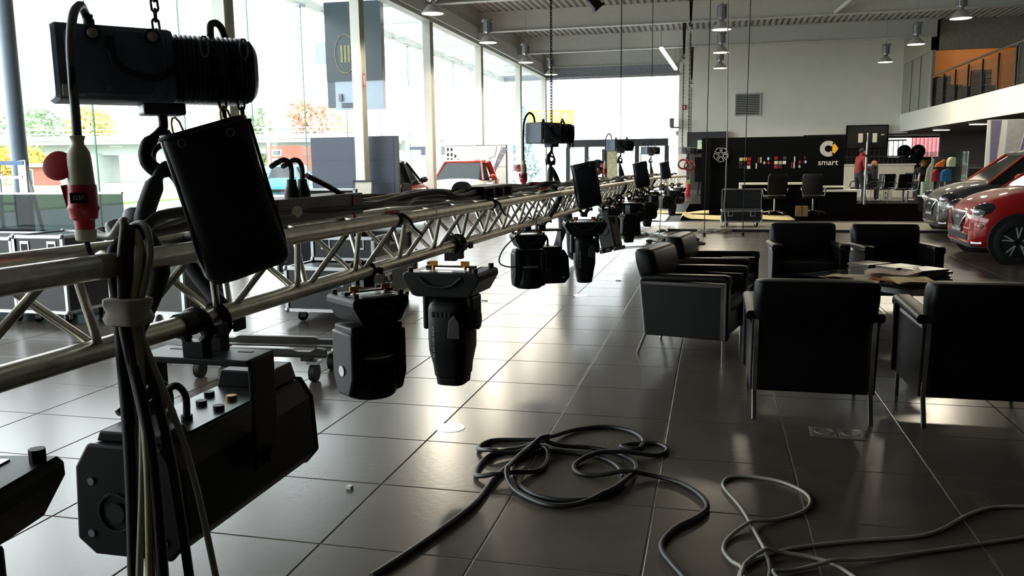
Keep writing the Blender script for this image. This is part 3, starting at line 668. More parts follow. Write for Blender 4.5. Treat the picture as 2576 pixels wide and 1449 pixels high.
# ================================================================ CABLES AND BOXES ON THE TRUSS
cols = [M_rubber, mat('brown_cable', '#43362b', .5), mat('grey_cable', '#7f7b70', .55), mat('olive_cable', '#a09670', .55, var=.15), M_rubber, M_rubber, mat('grey_cable', '#5d5b54'), mat('brown_cable', '#2a2019')]
clb = ['thick black cable', 'dark brown cable', 'thin grey cable', 'olive tinted cable', 'second black cable', 'third black cable', 'worn grey cable', 'brown signal cable']
rad = [.013, .010, .007, .008, .012, .010, .0075, .009]
for k in range(8):
    rg = random.Random(40+k); pts = []; y = 1.62
    x = -1.2-.022*k
    while y < 20.6:
        p = tp(x+rg.uniform(-.03,.03), .034+rad[k]*.5+rg.uniform(0,.036)+(.014 if k % 3 != 1 else 0), y); pts.append(p); y += rg.uniform(.22, .5)
    # near end: over the front chord and down in the big drop
    dx = (-.045, -.02, .03, .022, .0, .018, .04, -.008)[k]; dy = (.0, .012, .012, -.004, -.012, .02, .004, -.02)[k]
    ex = (-.06, -.02, .16, .0, .04, .1, -.04, .02)[k]; ey = (.0, .03, .12, -.02, .0, .06, -.02, .02)[k]
    near = [(-1.06+ex, 1.3+ey, .02), (-1.075+ex*.75, 1.33+ey*.6, .45), (-1.1+ex*.4+dx*.3, 1.38+ey*.3, .82), (-1.14+dx*.55, 1.415+dy*.7, 1.08), (-1.142+dx*.6, 1.42+dy*.7, 1.14), (-1.135+dx, 1.43+dy, 1.235), (-1.15+dx*.5, 1.46+dy, 1.262+.006*k), (-1.19-.01*k, 1.53, 1.265)]
    t = obj('power_cable', B().tube(spl([Vector(q) for q in near]+pts, 5), rad[k], 7), cols[k], None, 60)
    tag(t, clb[k]+' lying along the truss and dropping to the floor by the nearest hoist', 'cable', 'cables on the truss')
t = obj('tape_wrap', B().loft([[(-1.142+p[0]+.004*math.sin(9*p[1]), 1.417+p[1], z) for p in rrect(.088*s_+.006*math.sin(z*160), .066*s_, .028, 4)] for z, s_ in ((1.098,.9),(1.1,1),(1.112,1.05),(1.125,.99),(1.14,1.04),(1.15,1.0),(1.152,.9))]), M_tape, None, 50)
tag(t, 'wide grey tape wrapped round the dropping cable bundle', 'tape')
t = thing('distribution_box', 'grey power distribution box with oval badge lying on the truss', 'box', (-1.24, 2.45, zt(2.4)+.03), 0)
obj('case', B().box(-.1,.03,-.3,.3,0,.075), mat('box_grey', '#3b3834', .45, metal=.3), t, bev=.004)
o = obj('oval_badge', B().lathe([(.022,.0305),(.022,.032),(.018,.0325)], (0,0,0), 20, 'X'), mat('badge_pale', '#c9c3ae', .5), t); o.location = (0,-.19,.035); o.scale = (1,1.5,.8)
for k in range(4): text('socket_number', str(k+1), .014, mat('print_grey', '#9a9a9a'), t, T(.0312,-.2+.12*k,.062) @ FACE_R, .0003)
for y in (-.1, -.03):
    p = obj('plug', B().lathe([(.024,.075),(.024,.09),(.016,.11),(.014,.13)], (-.03,y,0), 12).tube(spl([(-.03,y,.12),(-.03,y,.17),(-.035,y-.03,.19),(-.04,y-.1,.17)],4), .008, 7), M_rubber, t, 40)
obj('outlet_cable', B().tube(spl([(-.03,0,.14),(-.02,.1,.11),(0,.25,.06),(.02,.45,.03),(.0,.7,.02)],5), .009, 7), M_rubber, t, 60)
obj('red_strap', B().box(.031,.034,.21,.225,-.01,.07), M_red, t)
t = thing('cable_splitter', 'black cable splitter box resting on the truss before the white car', 'box', (-1.27, 4.6, zt(4.6)+.03), 0)
obj('case', B().box(-.09,.09,-.35,.3,0,.07), M_blackm, t, bev=.008)
for y in (-.25,-.05,.15): obj('socket', B().cyl((.09,y,.035),(.12,y,.035),.025,n=12), M_rubber, t, 40)
obj('cable_reel_end', B().cyl((-.02,-.42,.05),(-.02,-.36,.05),.05,n=16), M_rubber, t, 40)
for k, (y, c_, lb) in enumerate(((2.95, M_red, 'black strap with a red tongue tied round the front truss tube'), (4.35, M_rubber, 'plain black strap tied round the front truss tube'))):
    t = thing('cable_strap', lb, 'strap', tp(XF, 0, y), 0, 'straps round the truss tube')
    obj('loop', B().cyl((0,-.014,0),(0,.014,0),.0285,n=16), M_fabric, t, 40)
    obj('tail', B().tube(spl([(.02,.01,.02),(.032,.06,.0),(.03,.12,-.04),(.03,.2,-.07)],4), .006, 5), M_fabric, t)
    obj('tongue', B().box(-.02,.012,-.05,.02,.026,.034), c_, t)
for k, y in enumerate((6.2, 8.3, 9.0, 12.9)):
    t = thing('coiled_connector', ['red connector lying on the truss under the second hoist', 'red connector lying on the truss before the third hoist', 'orange red cable end lying on the truss before the third hoist', 'red connector lying on the truss past the third hoist'][k], 'connector', tp(-1.27, .06, y), 40*k, 'red connectors lying on the truss')
    obj('body', B().lathe([(.024,-.08),(.032,-.06),(.034,.0),(.028,.03),(.022,.05)], (0,0,.0), 14, 'X'), M_red, t, 40)
    obj('cap', B().lathe([(.026,.05),(.026,.08)], (0,0,0), 14, 'X'), M_cream, t, 40)
t = thing('short_cable_loop', 'thin black safety cable looping below the truss before the second cluster', 'cable', (0,0,0))
obj('loop', B().tube(spl([(-1.3,5.7,.95),(-1.42,5.6,.82),(-1.45,5.6,.72),(-1.38,5.7,.68),(-1.33,5.8,.7)],6), .005, 6), M_rubber, t, 60)
# ================================================================ ARMCHAIRS
def make_armchair(label):
    a = thing('leather_armchair', label, 'armchair', (0,0,0), 0, 'black leather armchairs round the low table')
    # front is +y
    sd = [(-.27,.15),(.31,.15),(.31,.555),(-.315,.555)]
    for sx in (-1,1):
        obj('side_panel', B().prism(sd, sx*.285, sx*.325, 'X'), M_leather, a, bev=.006)
        obj('armrest', B().loft([[(sx*(.295+.01)+p[0], y, z+p[1]) for p in rrect(.10,.05,.02,3)] for y, z in ((-.29,.575),(-.1,.582),(.3,.592),(.335,.585),(.34,.57))]), M_leather, a, 40)
        obj('arm_front', B().box(sx*.305-.045,sx*.305+.045,.305,.335,.15,.575), M_leather, a, bev=.012)
        fr = obj('side_frame', B().bar((sx*.328,.29,.15),(sx*.328,.29,.55),.006,.022,(0,1,0)).bar((sx*.328,-.3,.54),(sx*.328,.3,.54),.006,.022), M_chrome, a)
        obj('leg', B().bar((sx*.31,.3,.0),(sx*.31,.3,.2),.02,.02,(0,1,0)), M_chrome, a, bev=.002)
        b = B().bar((sx*.3,-.315,.56),(sx*.3,-.275,.15),.026,.014,(0,1,0)).bar((sx*.3,-.275,.155),(sx*.3,-.335,.0),.024,.016,(0,1,0)); obj('leg', b, M_chrome, a, bev=.002)
    obj('rear_panel', B().prism([(-.31,.56),(-.28,.15),(-.24,.15),(-.27,.56)], -.285, .285, 'X'), M_leather, a, bev=.008)
    obj('seat_base', B().box(-.28,.28,-.26,.3,.15,.34), M_leather, a, bev=.01)
    obj('seat_cushion', B().loft([[(p[0], p[1]+.04, z) for p in rrect(.55*s_,.56*s_,.05,4)] for z, s_ in ((.33,.97),(.35,1),(.41,1),(.435,.97),(.445,.88))]), M_leather, a, 40)
    rings = []
    for z, w, d_ in ((.38,.55,.12),(.56,.6,.14),(.585,.63,.15),(.68,.64,.16),(.75,.635,.15),(.772,.62,.12),(.778,.56,.06)):
        rings.append([(p[0], p[1]-.22-.22*(z-.4), z-.012*(abs(p[0])/.3)**2*0+.006*math.cos(p[0]*5)) for p in rrect(w, d_, min(d_*.45,.05), 4)])
    obj('back_cushion', B().loft(rings), M_leather, a, 40)
    return a
A0 = make_armchair('front left armchair seen from behind, nearest to the floor box'); A0.location = (.545, 4.93, 0)
dup(A0, (1.41, 4.95, 0), 0, 'front right armchair seen from behind, cut by the right edge')
dup(A0, (-.13, 6.31, 0), -103, 'armchair seen from its side, chrome frame along its arm')
dup(A0, (.02, 7.4, 0), -100, 'armchair behind the side-on one, only its headrest and arm showing')
dup(A0, (.9, 8.62, 0), 182, 'armchair facing the camera on the left of the far pair')
dup(A0, (1.68, 8.52, 0), 186, 'armchair facing the camera on the right of the far pair')
# ---------------------------------------------------------------- low table
t = thing('coffee_table', 'low square coffee table with glass top and steel legs between the armchairs', 'table', (1.32, 7.25, 0), -48)
M_tglass = mat('table_glass', '#3c4038', .1, var=.05)
obj('top', B().box(-.55,.55,-.33,.33,.425,.44), M_tglass, t)
for y in (-.33,.33): obj('rail', B().box(-.56,.56,y-.014,y+.014,.40,.442), M_chrome, t)
for x in (-.55,.55): obj('rail', B().box(x-.014,x+.014,-.33,.33,.40,.442), M_chrome, t)
for x in (-.55,.55):
    for y in (-.33,.33): obj('leg', B().box(x-.014,x+.014,y-.014,y+.014,0,.40), M_chrome, t)
rg = random.Random(5)
mc = ['#4a4644', '#33302e', '#5b5450', '#2c2d33', '#6b645c', '#3f3b42', '#544c45', '#28272a', '#615a52', '#3a3633']
ml = ['bottom', 'second', 'third', 'fourth', 'fifth', 'sixth', 'top']
for col, (cx, cy) in enumerate(((-.2, .16), (.05, .19), (.3, .2))):
    for k in range(5):
        p = Matrix.Rotation(math.radians(-48), 4, 'Z') @ Vector((cx+rg.uniform(-.015,.015), cy+rg.uniform(-.02,.02), 0))
        m_ = thing('magazine', ['left', 'middle', 'right'][col]+' magazine pile on the coffee table, '+(['lowest', 'second', 'third', 'fourth', 'topmost'][k])+' glossy magazine', 'magazine', (1.32+p.x, 7.25+p.y, .442+.02*k), -48+rg.uniform(-10,10), 'magazines on the coffee table')
        obj('pages', B().box(-.105,.105,-.14,.14,.001,.017), mat('magazine_pages', '#5f5850', .7, var=.3, scale=40), m_)
        c_ = mc[(col*5+k) % 10]; obj('cover', B().box(-.107,.107,-.142,.142,.017,.0195), mat('cover'+c_, c_, .3, var=.5, scale=14), m_)
np_ = [(-.12,-.2,8,'#c9b48e'),(.1,-.22,-14,'#cfc0a4'),(.3,-.16,24,'#c98f5c'),(.42,-.2,-30,'#d6b98a'),(.2,-.1,40,'#c6aa96')]
nl = ['folded newspaper at the left of the newspaper heap', 'creased newspaper in the middle of the heap', 'orange tinted newspaper with a curled edge', 'newspaper at the right tip of the coffee table', 'rolled newspaper on top of the heap']
for k, (x, y, rz, c_) in enumerate(np_):
    p = Matrix.Rotation(math.radians(-48), 4, 'Z') @ Vector((x, y, 0))
    n_ = thing('newspaper', nl[k], 'newspaper', (1.32+p.x, 7.25+p.y, .442+.016*k), -48+rz, 'newspapers on the coffee table')
    for j in range(3):
        b = B(); nx, ny = 9, 5; vs_ = []; fs_ = []
        for i in range(nx):
            for q in range(ny):
                u = -.19+.38*i/(nx-1); v = -.14+.28*q/(ny-1)
                z = .003+.008*j+.006*math.sin(u*22+k*2+j)+(.02*max(0, u-.1)/.09 if k in (2,4) else 0)+.004*math.sin(v*30+k)
                vs_.append((u+.01*j, v, max(.001,z))); 
        for i in range(nx-1):
            for q in range(ny-1): a_ = i*ny+q; fs_.append((a_, a_+ny, a_+ny+1, a_+1))
        b.add(vs_, fs_); obj('sheet', b, mat('news'+c_, c_, .8, var=.35, scale=25), n_, 60)
# ================================================================ ON THE FLOOR
BLK = [(-1.114, 2.479), (-1.055, 2.66), (-0.99, 2.897), (-0.939, 3.137), (-0.93, 3.344), (-0.913, 3.545), (-0.87, 3.721), (-0.782, 3.828), (-0.647, 3.837), (-0.521, 3.81), (-0.427, 3.728), (-0.372, 3.595), (-0.367, 3.448), (-0.433, 3.323), (-0.57, 3.254), (-0.717, 3.291), (-0.822, 3.411), (-0.873, 3.554), (-0.863, 3.688), (-0.806, 3.823), (-0.75, 3.781), (-0.739, 3.614), (-0.79, 3.524), (-0.896, 3.434), (-0.998, 3.431), (-1.031, 3.489), (-1.038, 3.652), (-0.986, 3.786), (-0.872, 3.838), (-0.724, 3.85), (-0.585, 3.912), (-0.445, 3.879), (-0.339, 3.779), (-0.319, 3.622), (-0.377, 3.39), (-0.484, 3.241), (-0.622, 3.192), (-0.769, 3.28), (-0.867, 3.416), (-0.86, 3.598), (-0.812, 3.793), (-0.767, 3.867), (-0.823, 3.969), (-0.927, 3.967), (-1.074, 3.925), (-1.107, 3.797), (-1.021, 3.725), (-0.882, 3.771), (-0.812, 3.914), (-0.772, 4.038), (-0.679, 4.184), (-0.53, 4.266), (-0.393, 4.217), (-0.32, 4.091), (-0.333, 3.956), (-0.419, 3.976), (-0.325, 4.036), (-0.24, 4.05), (-0.192, 3.967), (-0.24, 3.875), (-0.404, 3.835), (-0.551, 3.77), (-0.603, 3.658), (-0.569, 3.576), (-0.475, 3.558), (-0.332, 3.582), (-0.222, 3.596), (-0.11, 3.545), (-0.023, 3.423), (0.004, 3.299), (-0.038, 3.192), (-0.111, 3.084), (-0.152, 2.967), (-0.152, 2.885), (-0.116, 2.796), (-0.043, 2.652)]
GRY = [(1.374, 3.609), (1.256, 3.589), (1.129, 3.55), (1.011, 3.451), (0.883, 3.297), (0.776, 3.208), (0.589, 3.136), (0.404, 3.055), (0.267, 2.975), (0.176, 2.887), (0.122, 2.792), (0.118, 2.653), (0.18, 2.634), (0.217, 2.791), (0.215, 2.905), (0.186, 3.103), (0.138, 3.34), (0.081, 3.514), (0.071, 3.598), (0.105, 3.673), (0.192, 3.698), (0.317, 3.664), (0.402, 3.567), (0.421, 3.464), (0.381, 3.354), (0.288, 3.262), (0.171, 3.178), (0.093, 3.062), (0.065, 2.952), (0.09, 2.859), (0.129, 2.776), (0.143, 2.692), (0.119, 2.704), (0.134, 2.786), (0.167, 2.876), (0.229, 2.931), (0.333, 2.95), (0.415, 2.929), (0.472, 2.868), (0.492, 2.785), (0.325, 2.699), (0.228, 2.779), (0.297, 2.83), (0.428, 2.904), (0.606, 2.99), (0.886, 3.138), (1.156, 3.279), (1.287, 3.361)]
def lay(P, r, k=6):
    q = spl([(x, y, 0) for x, y in P], k); o = []
    for i, p in enumerate(q):   # lift wherever the cable crosses an earlier run of itself
        z = r
        for j in range(0, i-k*3, 1):
            if (p.xy-q[j].xy).length < r*2.2: z = max(z, o[j].z+2*r)
        o.append(Vector((p.x, p.y, min(z, r*7))))
    for _ in range(6):
        for i in range(1, len(o)-1): o[i].z = max(o[i].z, .5*(o[i-1].z+o[i+1].z)*.995) if o[i].z < max(o[i-1].z, o[i+1].z) else o[i].z
    return o
t = obj('floor_cable', B().tube(lay(BLK, .0115), .0115, 8), mat('black_cable_jacket', '#17171a', .45, var=.15), None, 60); tag(t, 'thick black cable lying in a tangled coil on the tiles', 'cable')
t = obj('floor_cable', B().tube(lay(GRY, .0075), .0075, 8), mat('grey_cable_jacket', '#8a8678', .5, var=.1), None, 60); tag(t, 'grey cable snaking in loops at the lower right', 'cable')
# in-floor lights
M_flite = mat('floor_light_glass', '#eaf6ff', .2, var=.01, emit=9)
ll = ['in-floor light left of the coiled cable, nearest', 'in-floor light left of the side-on armchair', 'in-floor light behind the side-on armchair', 'in-floor light near the cream mats', 'in-floor light below the truss end', 'farthest in-floor light by the doorway']
for k, (x, y) in enumerate(((-1.354,4.119),(-1.364,8.727),(-1.346,14.626),(-1.2,20.87),(-1.27,29.2),(-1.38,33.8))):
    t = thing('floor_light', ll[k], 'light', (x, y, 0), 0, 'lights set in the floor'); r_ = .072 if k < 2 else .1
    obj('ring', B().lathe([(r_+.006,.0005),(r_+.006,.002),(r_,.002),(r_,.0005)], n=28), M_chrome, t); obj('lens', B().cyl((0,0,.0),(0,0,.0028),r_,n=28), M_flite, t)
# floor socket box
t = thing('floor_socket_box', 'flat double floor socket cover in the tiles behind the front armchair', 'socket', (.655, 4.425, 0), -2)
M_fbox = mat('socket_cover', '#75695c', .5, metal=.3, var=.15)
obj('frame', B().box(-.135,.135,-.082,.082,0,.004), M_fbox, t, bev=.0015)
for sx in (-1,1):
    l_ = obj('lid', B().box(sx*.066-.062,sx*.066+.062,-.074,.074,.004,.0065), M_fbox, t, bev=.001)
    obj('lid_ring', B().tube([(sx*.066+.045*math.cos(a*.314),.045*math.sin(a*.314),.0065) for a in range(20)], .0025, 5, closed=True), M_grey, l_)
    obj('lid_notch', B().box(sx*.066+.02,sx*.066+.045,.045,.06,.0066,.0075), M_casealu, l_)
for k, (x, y, s_, m_, lb) in enumerate(((-1.531,3.214,.014,M_white,'tiny white scrap lying on the tiles by the flood light'),(.571,14.35,.12,M_cream,'small pale strip on the tiles behind the side armchair'))):
    b = B().prism([(-s_,-.01),(s_*.6,-.012),(s_,.008),(-s_*.5,.014)], .0005, .006 if k else .014, 'Z'); o = obj('floor_scrap', b, m_); o.location = (x, y, 0); tag(o, lb, 'scrap')
for k, (x, y, lb) in enumerate(((-2.3,8.2,'tiny dark screw on the bright tiles below the truss'),(-1.1,9.9,'tiny dark twist tie on the tiles near the tilted light'))):
    o = obj('floor_debris', B().tube(spl([(-.02,0,.004),(0,.012,.006),(.02,-.004,.004),(.04,.01,.005)],3), .004, 5), M_rubber); o.location = (x,y,0); tag(o, lb, 'debris')
# ================================================================ FLIGHT CASES
def flight_case(label, loc, rz, w, d_, h, body=None, wheels=.12, lid=None, handle=True, grp='flight cases on the showroom floor'):
    f = thing('flight_case', label, 'flight case', loc, rz, grp); body = body or M_ply; z0 = wheels
    def shell(par, z0, z1, open_top):
        b = B()
        if open_top:
            b.box(-w/2,w/2,-d_/2,d_/2,z0,z0+.012).box(-w/2,-w/2+.012,-d_/2,d_/2,z0,z1).box(w/2-.012,w/2,-d_/2,d_/2,z0,z1).box(-w/2,w/2,-d_/2,-d_/2+.012,z0,z1).box(-w/2,w/2,d_/2-.012,d_/2,z0,z1)
        else: b.box(-w/2,w/2,-d_/2,d_/2,z0,z1)
        bd = obj('body', b, body, par)
        e = .028
        for sx in (-1,1):
            for sy in (-1,1): obj('edge_profile', B().box(sx*w/2-e/2,sx*w/2+e/2,sy*d_/2-e/2,sy*d_/2+e/2,z0,z1), M_casealu, bd)
        for z in (z0, z1):
            for sx in (-1,1): obj('edge_profile', B().box(sx*w/2-e/2,sx*w/2+e/2,-d_/2,d_/2,z-e/2,z+e/2), M_casealu, bd)
            for sy in (-1,1): obj('edge_profile', B().box(-w/2,w/2,sy*d_/2-e/2,sy*d_/2+e/2,z-e/2,z+e/2), M_casealu, bd)
            for sx in (-1,1):
                for sy in (-1,1): obj('corner_ball', B().sph((sx*w/2,sy*d_/2,z), .027, 10, 6), M_casealu, bd, 60)
        return bd
    bd = shell(f, z0, h, lid is not None)
    zl = h-.1 if lid is None else h-.05
    for x in (-w*.28, w*.28):
        l_ = obj('latch', B().box(x-.05,x+.05,-d_/2-.008,-d_/2,zl-.06,zl+.06), M_casealu, bd, bev=.004); obj('latch_cup', B().box(x-.035,x+.035,-d_/2-.0095,-d_/2-.006,zl-.04,zl+.035), M_rubber, l_)
    if handle:
        hd = obj('handle_cup', B().box(w/2,w/2+.004,-.09,.09,h*.5,h*.5+.12), M_casealu, bd); obj('handle', B().tube(spl([(w/2+.006,-.06,h*.5+.09),(w/2+.02,-.05,h*.5+.04),(w/2+.02,.05,h*.5+.04),(w/2+.006,.06,h*.5+.09)],3), .008, 6), M_rubber, hd)
    if wheels:
        for sx in (-1,1):
            for sy in (-1,1):
                c_ = obj('caster', B().box(-.035,.035,-.045,.045,wheels-.03,wheels-.015).box(-.026,-.02,-.02,.03,.04,wheels-.03).box(.02,.026,-.02,.03,.04,wheels-.03), M_casealu, f)
                c_.location = (sx*(w/2-.09), sy*(d_/2-.09), 0); c_.rotation_euler = (0,0,.5*sx+.3*sy)
                obj('wheel', B().lathe([(.03,-.018),(.045,-.014),(.05,0),(.045,.014),(.03,.018)], (0,.01,.05), 14, 'X'), M_rubber, c_, 40)
    if lid:
        l_ = obj('lid', B().box(-w/2,w/2,d_/2+.01,d_/2+.025,h+.02,h+lid).box(-w/2,-w/2+.012,d_/2-.07,d_/2+.02,h+.02,h+lid).box(w/2-.012,w/2,d_/2-.07,d_/2+.02,h+.02,h+lid).box(-w/2,w/2,d_/2-.07,d_/2+.02,h+lid-.012,h+lid), M_ply, f)
        for sx in (-1,1): obj('edge_profile', B().box(sx*w/2-.014,sx*w/2+.014,d_/2-.085,d_/2-.06,h+.02,h+lid), M_casealu, l_)
        for z in (h+.02, h+lid): obj('edge_profile', B().box(-w/2,w/2,d_/2-.085,d_/2-.06,z-.014,z+.014), M_casealu, l_)
        obj('foam_lining', B().box(-w/2+.02,w/2-.02,d_/2-.04,d_/2+.01,h+.04,h+lid-.03), M_fabric, l_)
    return f
flight_case('long black flight case with bright lid at the far left edge', (-6.85, 6.55, 0), 0, 1.25, .6, .79)
flight_case('short black flight case beside the long one at far left', (-5.93, 6.55, 0), 0, .52, .6, .81)
flight_case('grey flight case with recessed handle seen under the near truss tube', (-4.95, 6.7, 0), 0, .75, .6, .8, body=mat('case_grey', '#4a4a48', .5))
flight_case('low black flight case with cable loops under the truss, on casters', (-3.42, 7.55, 0), 0, .66, 1.6, .5)
flight_case('open black flight case with lid raised in front of the left display panel', (-4.75, 9.4, 0), 0, .8, .6, .84, lid=.28)
f = flight_case('open flight case full of gear on top of the low one', (-3.42, 7.75, .53), 0, .62, 1.0, .2, wheels=0, lid=.12)
for k, (x, y, s_) in enumerate(((-3.55,7.5,.12),(-3.3,7.6,.09),(-3.5,7.9,.13),(-3.3,8.05,.1))):
    o = obj('spare_clamp', B().tube(spl([(s_*math.cos(a*.7), s_*.5*math.sin(a*.7), .02*a*.3) for a in range(10)],3), .018, 6), M_cream if k == 1 else M_blackm, None, 60); o.location = (x, y, .58)
    tag(o, ['black hose coil at the near end of the open gear case', 'cream hose coil in the open gear case', 'large black hose coil in the middle of the open gear case', 'black hose coil at the far end of the open gear case'][k], 'hose', 'hose coils in the open gear case')
flight_case('open flight case with raised lid on the step before the reception stand', (.58, 18.1, .05), 0, .8, .45, .33, lid=.44, wheels=.11)
# truss dolly
t = thing('truss_dolly', 'low black truss dolly with notched rails on the floor behind the flood light', 'dolly', (-2.95, 5.0, 0), 4)
M_dol = mat('dolly_metal', '#2b2822', .45, metal=.4, var=.25)
for y in (-.18,.2):
    nt = [(-.55,.17),(.5,.17),(.5,.225),(.44,.235),(.4,.21),(.3,.21),(.27,.225),(-.3,.225),(-.34,.205),(-.44,.205),(-.48,.235),(-.55,.235)]
    obj('notched_rail', B().prism(nt, y-.02, y+.02, 'Y'), M_dol, t)
    obj('deck_plate', B().box(-.55,.5,y-.02 if y < 0 else y-.12,y+.12 if y < 0 else y+.02,.175,.185), M_dol, t)
for x in (-.4,.35): obj('cross_member', B().box(x-.03,x+.03,-.18,.2,.14,.175), M_dol, t)
for x in (-.42,.4):
    for y in (-.15,.17):
        c_ = obj('caster', B().box(x-.04,x+.04,y-.04,y+.04,.12,.14), M_casealu, t); obj('wheel', B().cyl((x-.02,y,.06),(x+.02,y,.06),.06,n=14), M_rubber, c_, 40)
# tinted glass screen, stepladder
t = thing('tinted_glass_screen', 'low smoked glass screen standing behind the left flight cases', 'screen', (0, 7.0, 0))
obj('pane', B().box(-9.4,-5.6,-.01,0,.06,1.17), glassmat('smoked_glass', tint=(.3,.36,.37), refl=.06, dark=.35, dcol=(.05,.06,.062)), t)
obj('top_rail', B().box(-9.4,-5.6,-.02,.01,1.165,1.185), M_casealu, t); obj('foot_rail', B().box(-9.4,-5.6,-.04,.01,0,.06), M_grey, t)
t = thing('stepladder', 'white aluminium stepladder standing open at the far left', 'ladder', (-7.08, 7.2, 0), 0); t.scale = (1, .4, 1)
M_lad = mat('ladder_aluminium', '#d5d8da', .4, metal=.2)
for sx in (-1,1):
    obj('rail', B().bar((sx*.3,-.42,0),(sx*.16,-.03,1.5),.1,.05,(0,1,0)), M_lad, t); obj('rear_leg', B().bar((sx*.34,.42,0),(sx*.17,.03,1.45),.04,.03,(0,1,0)), M_lad, t)
for k in range(5):
    s_ = (k+1)/5.6; obj('tread', B().box(-.3+.14*s_,.3-.14*s_,-.46+.39*s_,-.36+.39*s_,1.5*s_-.02,1.5*s_+.01), M_lad, t)
obj('top_cap', B().box(-.19,.19,-.08,.1,1.46,1.5), mat('ladder_blue', '#5d7fae', .5), t)
# display panels and boards
def panel(label, x0, x1, y, z1, rz=0, rows=4):
    p = thing('partition_screen', label, 'partition', ((x0+x1)/2, y, 0), rz, 'dark grey display panels'); w = x1-x0
    obj('frame', B().box(-w/2,w/2,.0,.1,0,z1), M_anth, p)
    for k in range(rows): obj('sheet', B().box(-w/2+.004,w/2-.09,-.008,.0,z1*k/rows+.004,z1*(k+1)/rows-.004), M_dgrey, p)
    obj('edge_strip', B().box(w/2-.08,w/2,-.008,0,.004,z1-.004), M_dgrey, p); return p
panel('dark slate grey display panel left of the cream column', -8.65, -7.36, 16.95, 2.03)
panel('dark slate grey display panel right of the cream column', -7.3, -6.54, 16.75, 2.03)
M_board = mat('white_board', '#d9d6d0', .4, var=.02)
t = thing('graphic_board', 'white display board with black skyline graphics behind the white car', 'board', (-7.25, 25.2, 0), 0)
for i, (x0, x1) in enumerate(((-.98,.0),(.0,.98))):
    for z0, z1 in ((.05,.66),(.67,1.32),(1.33,1.98)): obj('sheet', B().box(x0+.004,x1-.004,-.02,.0,z0,z1), M_board, t)
obj('frame', B().box(-.98,1.0,0,.12,0,2.0), M_anth, t)
M_ink = mat('graphic_black', '#17171a', .5)
for x, n_ in ((-.9,9),(-.78,9),(-.66,6),(-.56,4)):
    for k in range(n_): obj('window_mark', B().box(x-.03,x+.03,-.026,-.02,1.95-.02-.16*k-.1-(9-n_)*.07,1.95-.02-.16*k-(9-n_)*.07), M_ink, t)
for pts in ([(.55,.2),(.62,1.1),(.68,1.55),(.78,1.75),(.86,1.97)], [(.2,.9),(.35,1.35),(.48,1.62),(.62,1.64),(.7,1.97)]):
    for a_, c_ in zip(pts, pts[1:]): obj('skyline_line', B().bar((a_[0],-.023,a_[1]),(c_[0],-.023,c_[1]),.006,.025,(0,1,0)), M_ink, t)
for k in range(6):
    x0 = .3+.1*k; z0 = .75+.2*k; obj('tower_pane', B().prism([(x0,z0),(x0+.07+.015*k,z0-.03),(x0+.16+.02*k,z0+.16),(x0+.085,z0+.18)], -.026, -.02, 'Y'), mat('graphic_lilac', '#7b7486', .5), t)
t = thing('info_stand', 'slanted black framed info stand leaning in front of the column', 'stand', (-7.1, 16.1, 0), 8)
b = B().at(T(0,0,.55), R(-14,'X')); b.box(-.2,.2,-.02,0,0,.55); obj('board', b, mat('info_sheet', '#b8b3a6', .5, var=.1), t)
for x in (-.2,.2): b = B().at(T(0,0,.55), R(-14,'X')); b.box(x-.02,x+.02,-.03,.01,-.02,.57); obj('frame_bar', b, M_anth, t)
for z in (0,.55): b = B().at(T(0,0,.55), R(-14,'X')); b.box(-.22,.22,-.03,.01,z-.02,z+.02); obj('frame_bar', b, M_anth, t)
obj('post', B().box(-.04,.04,.0,.06,.02,.6), M_grey, t); obj('foot', B().box(-.22,.22,-.15,.2,0,.02), M_grey, t)
